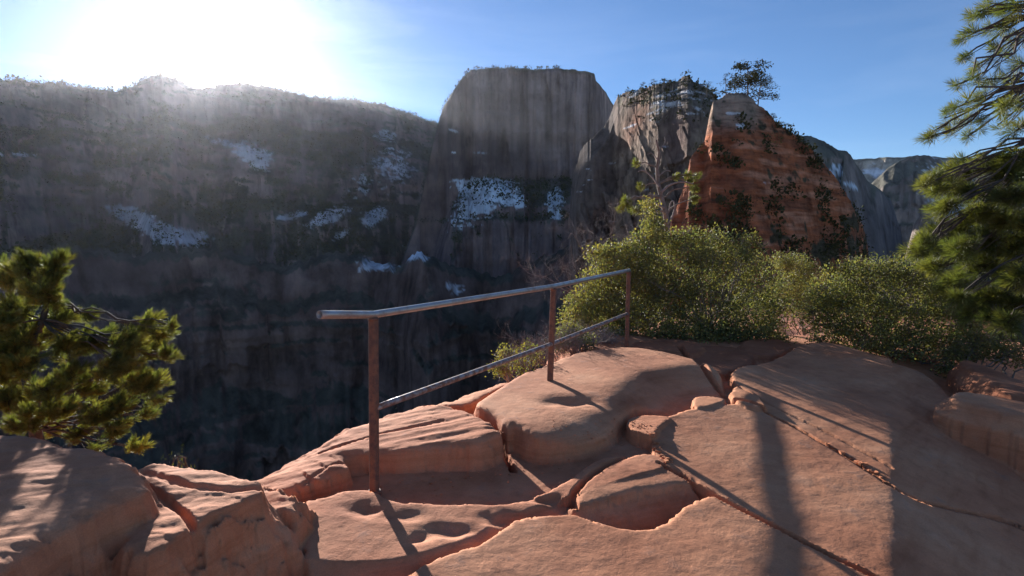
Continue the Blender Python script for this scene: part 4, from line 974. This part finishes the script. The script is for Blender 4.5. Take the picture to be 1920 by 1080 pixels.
# --- pine at the left edge, rooted on the lip behind the boulder
tb = at(72, 850, 4.02); tb[2] = min(tb[2], gz(tb[0], tb[1])+.02)
tr = [tb-np.array([0, 0, .15]), at(66, 800, 4.05), at(56, 750, 4.1), at(48, 705, 4.15), at(62, 650, 4.2), at(80, 600, 4.22), (at(92, 560, 4.25)), at(88, 520, 4.25)]
pine('pine_tree', 'young sunlit pine with brush like needle tufts at the left edge', tr, .045,
     [(55, 505, 38, 4.2), (105, 500, 28, 4.1), (20, 520, 34, 4.3), (85, 548, 42, 4.0), (25, 575, 42, 4.2), (118, 590, 28, 4.3), (5, 500, 25, 4.5), (70, 620, 46, 4.3), (20, 640, 44, 4.0), (125, 650, 34, 4.0), (165, 640, 30, 4.2), (205, 635, 30, 4.3), (240, 650, 36, 4.0),
      (285, 605, 24, 4.1), (305, 625, 22, 4.1), (325, 612, 14, 4.0), (318, 662, 22, 4.05), (285, 655, 28, 4.3), (215, 690, 34, 3.95), (255, 710, 34, 4.1), (295, 715, 26, 4.15), (305, 745, 15, 4.1), (170, 720, 34, 4.2), (230, 755, 30, 4.05),
      (185, 775, 34, 3.9), (130, 760, 24, 4.4), (225, 800, 28, 3.95), (262, 835, 20, 3.9), (150, 810, 26, 4.0), (20, 700, 34, 4.3), (8, 750, 36, 4.0), (30, 790, 26, 4.1), (105, 800, 20, 4.3), (280, 770, 16, 4.1), (180, 840, 14, 4.0), (140, 700, 32, 3.95), (95, 725, 38, 3.9), (60, 780, 34, 3.9), (110, 765, 32, 3.9), (165, 592, 16, 4.2), (255, 625, 24, 4.1), (60, 480, 22, 4.2), (115, 478, 16, 4.2), (0, 600, 30, 3.9), (45, 680, 36, 3.85), (0, 690, 36, 3.9), (240, 680, 30, 3.95)],
     30, 110, .055, .10, .0030, limb=.009, sag=-.02, bias=(.05, 0, .45), depthj=.55, s0=16, s1=52, minn=4, tint=(1.15, 1.14, 1.15))
shrub('seedling', 'tiny pine seedling peeping over the grooved boulder', (332, 872), 3.62, [(334, 866, 14, 7, 0)], 60, .03, mat='needle', stems=8, asp=.12, cat='plant')
# bare silvery branch ends on the left pine are part of a dead limb
# --- pine at the right edge: trunk just outside the frame
R0 = at(2110, 760, 7.0); R0[2] = gz(R0[0], R0[1])-.1
rt = [R0]+[at(2110-18*k, y, 7.0) for k, y in enumerate((600, 480, 360, 240, 120, 0, -160, -320))]
BR = [(1868, 8, 26), (1835, 22, 18), (1905, 20, 28), (1818, 32, 10), (1880, 45, 24), (1850, 55, 16), (1825, 62, 12), (1902, 75, 26), (1805, 72, 8), (1852, 98, 18), (1880, 108, 20), (1832, 122, 12), (1912, 118, 22), (1800, 112, 10), (1792, 160, 10), (1822, 150, 16),
      (1850, 148, 18), (1885, 152, 22), (1812, 190, 18), (1845, 190, 22), (1880, 195, 24), (1912, 190, 22), (1785, 205, 14), (1770, 222, 16), (1800, 228, 20), (1835, 228, 22), (1750, 246, 12), (1740, 258, 8), (1775, 250, 16), (1870, 235, 22), (1905, 245, 26), (1815, 255, 12),
      (1880, 300, 18), (1912, 300, 22), (1838, 298, 12), (1800, 300, 10), (1850, 312, 22), (1888, 325, 26), (1812, 322, 22), (1775, 318, 18), (1745, 332, 16), (1772, 352, 24), (1730, 350, 12), (1808, 362, 26), (1850, 358, 26), (1900, 372, 30), (1775, 385, 22), (1755, 398, 16),
      (1830, 400, 30), (1875, 410, 30), (1912, 420, 28), (1790, 425, 28), (1765, 440, 26), (1735, 455, 24), (1715, 475, 18), (1765, 478, 26), (1805, 465, 28), (1745, 500, 22), (1845, 455, 30), (1890, 460, 30), (1840, 500, 32), (1885, 510, 32), (1800, 520, 26), (1915, 520, 26),
      (1825, 560, 28), (1865, 560, 30), (1905, 570, 28), (1790, 560, 20), (1850, 595, 22), (1890, 605, 24), (1815, 590, 18), (1775, 540, 18), (1950, 430, 36), (1955, 530, 36), (1950, 330, 30)]
pine('pine_tree', 'large pine with long drooping needle sprays at the right edge', rt, .16,
     [(x, y, r, 6.0+1.3*rng.random()) for x, y, r in BR], lambda y: 11 if y < 290 else 30, 75, .125, .10, .0042, limb=.022, sag=.03, attach=-.8, bias=(-.15, 0, .15), depthj=.6, s0=15, s1=70, minn=3, tint=(.95, .98, 1.05))

# --- shrubs along the far side of the slabs
G = 'shrubs along the back of the slabs'
bare_twigs('bare_shrub', 'leafless grey shrub rising behind the big green shrub', (1150, 640), 9.6, [(1150, 405, 0), (1175, 420, .1), (1125, 430, 0), (1110, 455, .1), (1200, 410, .2), (1140, 470, -.1), (1010, 490, 0), (1030, 500, .1), (1060, 470, 0), (1080, 500, 0), (1090, 440, 0), (1230, 430, 0)], lvl=4, rs=.007)
shrub('shrub', 'tall yellow green shrub behind the far end of the handrail', (1170, 640), 8.7,
      [(1215, 450, 34, 26, 0), (1180, 480, 50, 26, 0), (1130, 478, 30, 18, .1), (1150, 520, 62, 34, 0), (1215, 530, 55, 50, .1), (1110, 560, 48, 32, -.1), (1085, 600, 38, 24, -.2), (1075, 625, 28, 12, -.3), (1100, 640, 40, 10, -.3), (1160, 640, 40, 10, -.4), (1160, 590, 60, 34, -.1), (1255, 455, 34, 26, .2), (1215, 395, 10, 22, .3), (1225, 420, 18, 18, .2)],
      24000, .042, stems=750, group=G, tintf=(1.08, 1.05, .92), dj=.9)
shrub('shrub', 'broad dark green shrub in the middle, above the brown shelves', (1330, 645), 8.6,
      [(1290, 470, 50, 28, .2), (1340, 455, 40, 22, .3), (1300, 520, 60, 48, 0), (1370, 500, 55, 40, .1), (1410, 478, 34, 22, .2), (1420, 530, 50, 40, .1), (1250, 560, 55, 45, 0), (1330, 580, 70, 45, -.1), (1400, 590, 60, 38, -.1), (1450, 580, 36, 36, 0), (1270, 610, 60, 24, -.2), (1360, 625, 70, 16, -.3), (1440, 618, 36, 18, -.1), (1240, 632, 50, 22, -.3), (1310, 630, 60, 26, -.4), (1390, 630, 56, 24, -.4), (1455, 636, 30, 9, -.3), (1290, 438, 24, 12, .3), (1405, 452, 22, 14, .2)],
      28000, .042, stems=750, group=G, tintf=(.95, .97, .9), dj=.9)
shrub('shrub', 'smaller pale green shrub with a gap beside the middle shrub', (1490, 610), 10.6,
      [(1465, 488, 24, 16, 0), (1490, 500, 36, 24, 0), (1515, 520, 30, 24, 0), (1480, 545, 36, 30, 0), (1505, 570, 28, 28, 0)], 7500, .034, stems=160, group=G, tintf=(.95, .95, .9))
shrub('shrub', 'dense rounded shrub behind the upper slab at the right', (1640, 665), 8.1,
      [(1660, 500, 45, 20, .2), (1620, 515, 60, 26, .1), (1565, 545, 50, 36, 0), (1530, 580, 38, 32, 0), (1700, 520, 55, 26, .1), (1600, 585, 80, 45, 0), (1680, 575, 80, 48, 0), (1750, 560, 55, 34, 0), (1790, 590, 48, 34, -.1), (1560, 615, 50, 22, -.1), (1640, 630, 80, 22, -.2), (1730, 630, 80, 32, -.2), (1790, 645, 50, 28, -.3), (1825, 610, 34, 28, -.2), (1600, 498, 30, 14, .3), (1545, 640, 30, 10, -.2), (1610, 655, 44, 10, -.4), (1690, 668, 50, 10, -.5), (1760, 680, 44, 12, -.6), (1735, 500, 24, 12, .2), (1570, 505, 18, 10, .2)],
      32000, .038, stems=850, group=G, tintf=(.98, 1.0, .9), dj=.95)
shrub('shrub', 'low sparse shrub with mottled leaves under the right pine', (1850, 680), 7.2,
      [(1830, 640, 30, 20, 0), (1860, 655, 36, 20, 0), (1900, 665, 34, 18, -.1), (1800, 665, 30, 16, .1), (1880, 630, 20, 14, .2), (1930, 650, 26, 18, 0), (1780, 690, 26, 10, 0)], 5200, .034, stems=240, group=G, tintf=(1.05, 1.0, .95))
shrub('small_shrub', 'small leafy sprig on the lip beside the middle post', (990, 700), 6.35, [(950, 668, 22, 20, 0), (935, 690, 15, 14, 0), (975, 690, 22, 14, 0), (1000, 670, 18, 12, .1), (985, 650, 12, 9, .1)], 1500, .026, stems=110, cat='plant', tintf=(1.1, 1.1, .8))
bare_twigs('dry_shrub', 'tangle of dry grey twigs on the lip between the middle and far posts', (1060, 668), 7.0, [(1010, 640, 0), (1030, 625, 0), (1060, 620, .1), (1090, 625, 0), (980, 640, -.1), (1110, 610, 0), (955, 650, -.3)], lvl=3, rs=.004, cat='shrub')
shrub('grass_tuft', 'dry straw coloured grass at the foot of the far post', (1110, 652), 7.5, [(1085, 640, 34, 14, 0), (1130, 636, 30, 12, .1), (1060, 655, 26, 10, -.1)], 3400, .06, mat='twig', stems=60, cat='grass', asp=.09, stem_mat='twig')

# --- old half dead tree behind the shrub
t0 = at(1258, 560, 11.5); t0[2] = gz(t0[0], t0[1])-.1
pine('old_pine', 'old twisted half dead pine rising behind the big shrub', [t0, at(1256, 500, 11.5), at(1252, 440, 11.5), at(1248, 400, 11.45), at(1240, 370, 11.5), at(1234, 345, 11.5), at(1232, 315, 11.55), at(1236, 285, 11.5), at(1230, 262, 11.5)], 0.075,
     [(1172, 378, 13, 11.3), (1190, 392, 11, 11.3), (1205, 384, 8, 11.4), (1160, 390, 7, 11.3), (1296, 340, 10, 11.6), (1306, 352, 10, 11.5), (1300, 372, 10, 11.5), (1290, 328, 6, 11.5), (1308, 330, 8, 11.6), (1190, 305, 4, 11.6), (1200, 350, 4, 11.6), (1222, 400, 8, 11.2), (1270, 330, 3, 11.5)],
     50, 55, .11, .12, .008, limb=.022, sag=.10, bias=(0, 0, .3), minn=3, sides=6, bark='oldwood')
dw = []
for pts, r in (([(1252, 420), (1262, 405), (1266, 385), (1262, 374), (1256, 382), (1254, 400)], .022), ([(1246, 390), (1225, 378), (1205, 372), (1190, 366), (1184, 372)], .025), ([(1236, 350), (1222, 330), (1206, 318), (1196, 322)], .02),
               ([(1240, 360), (1256, 345), (1280, 340), (1300, 345)], .03), ([(1233, 300), (1222, 285), (1214, 290)], .014), ([(1236, 280), (1248, 268), (1246, 256)], .012), ([(1235, 330), (1250, 318), (1258, 322)], .014)):
    P = np.array([at(x, y, 11.42) for x, y in pts]); P = chaikin(P, 2, False); dw.append((P, np.linspace(r, r*.35, len(P))))
V, Q = tubes_np(dw, 6)
o = mesh_np('dead_limbs', V, Q, M['twig']); old = [q for q in COL.objects if q.name.startswith('old_pine')][0]; o.parent = old; o.location = tuple(-Vector(old.location)); o['label'] = 'bare silvery dead limbs'

# --- trees on the fins (each its own thing)
def fin_tree(label, px, py, hpx, Dp, wpx=None, group='trees on the rock fins', kind='forest', dens=1.0, sparse=False, lean=0, name='pine_tree'):
    h = hpx; w = wpx or hpx*.35
    base = at(px, py, Dp); pts = [at(px+lean*h*t, py-h*t, Dp) for t in np.linspace(-.06, 1, 6)]
    root = empty(name, tuple(base)); tag(root, label, 'tree', group)
    mh = h/F*Dp; V, Q = tubes_np([(np.array(pts), np.linspace(mh*.022, mh*.006, 6))], 6); mesh_np('trunk', V, Q, M['bark'], root, origin=base)
    nb = int((14 if not sparse else 6)+h/6); C = []; O = []; paths = []
    for k in range(nb):
        t = rng.uniform(.28 if not sparse else .4, 1.0); a = rng.uniform(0, 2*np.pi); wr = (w/F*Dp)*(1.15-t)**.5*rng.uniform(.35, 1.45)
        p = base+(pts[-1]-base)*t; c = p+np.array([math.cos(a)*wr, math.sin(a)*wr, mh*rng.uniform(-.03, .06)])
        paths.append((bez(p, c, -.03*mh, 4), np.linspace(mh*.008, mh*.003, 4)))
        m = int(48*dens); q = rng.normal(size=(m, 3))*np.array([.060, .060, .030])*mh*rng.uniform(.6, 1.3)*(1 if not sparse else .7)*(w/h/.35)**.5; C.append(c+q); O.append(q)
    C = np.concatenate(C); O = np.concatenate(O)
    V, T, col = leaves(C, unit(O)+rng.normal(size=O.shape)*.6, mh*.050, .55); V0, Q0 = tubes_np(paths, 4)
    mesh_np('branches', V0, Q0, M['bark'], root, origin=base)['kind'] = 'stuff'
    mesh_np('crown', V, T, M[kind], root, smooth=False, cols=col, origin=base)['kind'] = 'stuff'
    return root
fin_tree('tallest pine, standing on top of the red fin', 1402, 200, 84, 99, 36, dens=1.5)
fin_tree('second trunk leaning right beside the tallest pine on the red fin', 1420, 206, 60, 100, 26, lean=.12, dens=1.1)
fin_tree('thin nearly bare snag left of the tallest pine', 1361, 176, 38, 98, 12, sparse=True, dens=.35, name='dead_tree')
for lb, x, y, h, d in (('bushy little pine in the notch between the two fins', 1325, 180, 24, 170), ('round little pine at the right end of the grey fin top', 1337, 186, 18, 150), ('flat topped little pine at the left of the grey fin top', 1207, 168, 13, 238),
                    ('second little pine from the left on the grey fin top', 1226, 164, 15, 226), ('little pine just left of the knob of the grey fin', 1246, 160, 14, 214), ('tiny pine beside the knob of the grey fin', 1256, 158, 10, 210), ('dark bush at the left shoulder of the grey fin', 1178, 178, 12, 250), ('lowest dark tree on the left shoulder of the grey fin', 1160, 186, 10, 262)):
    fin_tree(lb, x, y, h, d-1.5, h*.55, dens=.8, kind='forest')
for lb, x, y, h, d, k in (('yellow green pine on the ledge of the red fin', 1424, 300, 62, 94, 'needle'), ('lower yellow green pine right of the ledge on the red fin', 1456, 306, 44, 97, 'needle'), ('small pine at the right of the ledge of the red fin', 1476, 290, 34, 100, 'needle'),
                       ('dark tree at the top of the right slope of the red fin', 1446, 236, 22, 103, 'forest'), ('dark tree a third of the way down the right slope of the red fin', 1466, 252, 24, 104, 'forest'), ('low dark bush on the right slope of the red fin', 1500, 280, 18, 107, 'forest'),
                       ('dark bush halfway down the right slope of the red fin', 1530, 310, 20, 111, 'forest')):
    fin_tree(lb, x, y, h, d, h*.5, kind=k, dens=1.0)
# scrub growing on the red fin face: one mass
def scatter_on(Vg, Ng, PXg, PYg, n, accept, size, mat, name, label=None, parent=None, per=7, asp=.7, flat=.7):
    nr, nc = PXg.shape
    i = rng.integers(2, nr-1, n*6); j = rng.integers(1, nc-1, n*6)
    p = Vg[i, j]; pr = accept(PXg[i, j], PYg[i, j], Ng[i, j], p); ok = rng.random(len(i)) < pr; p = p[ok][:n]; nn_ = Ng[i, j][ok][:n]
    m = len(p); sz = size*(.5+rng.random(m))
    C = np.repeat(p, per, 0)+rng.normal(size=(m*per, 3))*np.repeat(sz, per)[:, None]*np.array([.45, .45, flat*.55])+np.array([0, 0, 1.])*np.repeat(sz, per)[:, None]*.45
    V, T, col = leaves(C, rng.normal(size=(m*per, 3))+np.array([0, 0, .8]), 1.0, asp)
    V = V.reshape(-1, 4, 3); c0 = V.mean(1, keepdims=True); V = (c0+(V-c0)*(np.repeat(sz, per)*.75)[:, None, None]).reshape(-1, 3)
    o = mesh_np(name, V, T, M[mat], parent, smooth=False, cols=col)
    tag(o, label, None, None, 'stuff'); return o
scatter_on(FINV, FINN, FINPX, FINPY, 1900, lambda x, y, n, p: sstep(.02, .35, fbm(p[:, 0]/4, p[:, 1]/4, p[:, 2]/3, o=3, seed=96)+.22*sstep(1430, 1640, x)+.18*sstep(400, 480, y)-.12+.3*sstep(.2, .6, n[:, 2]))*sstep(215, 235, y+.12*(x-1380)*0)*(x > 1290)*(p[:, 2] > -25), .62, 'forest', 'scrub', 'dark scrub growing on the ledges of the red fin', per=9)
scatter_on(GV, GN, GPX, GPY, 700, lambda x, y, n, p: sstep(.1, .6, n[:, 2]+.2*noise(p[:, 0]/6, p[:, 2]/6))*(p[:, 2] > -60)*(y < 235), 1.1, 'forest', 'scrub', 'low scrub along the top of the grey fin', per=7)
scatter_on(RV, RN, RPX, RPY, 13000, lambda x, y, n, p: np.maximum(sstep(.42, .62, n[:, 2]+.2*noise(p[:, 0]/50, p[:, 1]/50)), .0)*(y < 560)*(x > -400), 5.5, 'forest', 'forest', 'far off pines covering the slopes and rim of the long ridge', per=4)
scatter_on(TV, TN, TPX, TPY, 3500, lambda x, y, n, p: sstep(.25, .6, n[:, 2]+.1*noise(p[:, 0]/60, p[:, 1]/60))*(y > 320)*(y < 560), 5.0, 'forest', 'forest', 'far off pines on the benches below the flat topped cliff', per=4)
def rim_trees(Vg, n, h, label, jl=0, jr=None):
    rim = Vg[2]; jr = jr or len(rim)-2; j = rng.uniform(jl, jr, n); a = j.astype(int); f = (j-a)[:, None]
    p = rim[a]*(1-f)+rim[a+1]*f; out = unit(p*np.array([1, 1, 0])); p = p+out*(rng.random((n, 1))*30)
    sz = h*(.35+rng.random(n)**2*.9); per = 6
    C = np.repeat(p, per, 0)+np.stack([rng.normal(size=n*per)*.22, rng.normal(size=n*per)*.22, rng.random(n*per)*.9-.15], -1)*np.repeat(sz, per)[:, None]
    V, T, col = leaves(C, rng.normal(size=(n*per, 3))*.5+np.array([0, 0, 1.]), 1.0, .6); V = V.reshape(-1, 4, 3); c0 = V.mean(1, keepdims=True); V = (c0+(V-c0)*(np.repeat(sz, per)*.45)[:, None, None]).reshape(-1, 3)
    tag(mesh_np('treeline', V, T, M['forest'], smooth=False, cols=col*.8), label, None, None, 'stuff')
rim_trees(RV, 1600, 9, 'far off trees along the rim of the long ridge')
rim_trees(TV, 420, 8, 'far off trees along the flat top of the middle cliff', 40, 235)

# grit and small stones lying in the cracks and the trench
def grit():
    P = []
    for Pp, wd, dp in CR[:2]+CR[2:3]+CR[5:6]:
        t = rng.random(260)*(len(Pp)-1); k = t.astype(int); f = (t-k)[:, None]; q = Pp[k]*(1-f)+Pp[k+1]*f
        P.append(q+rng.normal(size=q.shape)*(.012+wd*.5))
    tr_ = upx([(730, 930), (850, 915), (1000, 885), (1130, 848), (1190, 835), (1220, 845)], -.05); t = rng.random(500)*(len(tr_)-1); k = t.astype(int); f = (t-k)[:, None]
    P.append(tr_[k]*(1-f)+tr_[k+1]*f+rng.normal(size=(500, 2))*.07)
    
    P = np.concatenate(P); h, _ = ground_h(P[:, 0], P[:, 1]); ok = h > -.6; P = P[ok]; h = h[ok]; m = len(P)
    r = .002+.008*rng.random(m)**4
    ico = np.array([(0, 0, 1), (.9, 0, .3), (.28, .85, .3), (-.72, .53, .3), (-.72, -.53, .3), (.28, -.85, .3), (.5, .4, -.4), (-.5, .4, -.4), (0, -.7, -.4)], float)
    T = np.array([(0, 1, 2), (0, 2, 3), (0, 3, 4), (0, 4, 5), (0, 5, 1), (1, 6, 2), (2, 6, 7), (2, 7, 3), (3, 7, 4), (4, 7, 8), (4, 8, 5), (5, 8, 1), (1, 8, 6), (6, 8, 7)])
    V = ico[None]*(1+.3*rng.normal(size=(m, 9, 1)))*r[:, None, None]*np.array([1.2, 1, .7]); V = V+np.stack([P[:, 0], P[:, 1], h+r*.3], 1)[:, None, :]
    c = np.repeat(.75+.5*rng.random((m, 1)), 9, 0)*np.array([[1, .9, .85]])
    tag(mesh_np('gravel', V.reshape(-1, 3), (T[None]+np.arange(m)[:, None, None]*9).reshape(-1, 3), M['rock'], smooth=False, cols=c), 'grit and small stones lying in the cracks', None, None, 'stuff')
grit()

shrub('grass_tuft', 'tangle of dry pale stems along the lip left of the far post', (1030, 668), 7.1, [(1000, 660, 26, 12, 0), (1040, 650, 26, 14, 0), (1070, 640, 24, 16, .1), (960, 680, 18, 9, -.3)], 3200, .07, mat='twig', stems=160, cat='grass', asp=.07, stem_mat='twig', rs=.004)
shrub('small_shrub', 'low grey green shrub under the rail just past the middle post', (1075, 650), 7.25, [(1070, 625, 22, 14, 0), (1095, 640, 24, 12, 0), (1050, 645, 18, 10, 0)], 1800, .028, stems=120, cat='plant', tintf=(.9, .95, .95))

bare_twigs('dead_twigs', 'pale dead twigs sticking out of the top of the dense rounded shrub', (1660, 640), 8.0, [(1660, 478, .2), (1690, 488, .1), (1625, 492, .2), (1720, 500, 0), (1760, 540, -.2), (1790, 580, -.3)], cat='twigs', lvl=2, rs=.006)
bare_twigs('dead_twigs', 'pale dead twigs among the leaves of the broad dark green shrub', (1330, 630), 8.3, [(1290, 455, .2), (1345, 470, .1), (1400, 475, .1), (1440, 520, 0), (1380, 540, -.2), (1260, 520, -.1), (1310, 560, -.3)], cat='twigs', lvl=2, rs=.005)
def chips():
    """broken chips crumbled along the joint between the two big slabs"""
    a = upx([(1545, 826), (1580, 842), (1620, 866), (1655, 890)], -.07, PL['g'], PL['piv']); b = upx([(1225, 838), (1240, 862), (1262, 874)], .02); P = []
    for A, n in ((a, 60), (b, 26)):
        t = rng.random(n)*(len(A)-1); k = t.astype(int); f = (t-k)[:, None]; P.append(A[k]*(1-f)+A[k+1]*f+rng.normal(size=(n, 2))*.018)
    P = np.concatenate(P); h, _ = ground_h(P[:, 0], P[:, 1]); m = len(P); r = .008+.022*rng.random(m)**2
    cube = np.array([(x, y, z) for x in (-1, 1) for y in (-1, 1) for z in (-1, 1)], float)*.6; Fq = np.array([(0, 1, 3, 2), (4, 6, 7, 5), (0, 4, 5, 1), (2, 3, 7, 6), (0, 2, 6, 4), (1, 5, 7, 3)])
    V = cube[None]*(1+.25*rng.normal(size=(m, 8, 3)))*np.array([1.2, .9, .55]); th = rng.random(m)*6.3; c, s_ = np.cos(th), np.sin(th)
    V = np.stack([V[..., 0]*c[:, None]-V[..., 1]*s_[:, None], V[..., 0]*s_[:, None]+V[..., 1]*c[:, None], V[..., 2]], -1)*r[:, None, None]+np.stack([P[:, 0], P[:, 1], h+r*.2], 1)[:, None, :]
    tag(mesh_np('rock_chips', V.reshape(-1, 3), (Fq[None]+np.arange(m)[:, None, None]*8).reshape(-1, 4), M['rock'], smooth=False, cols=np.ones((m*8, 3))*np.array([1, .9, .82])), 'crumbled rock chips in the joints of the slabs', None, None, 'stuff')
chips()
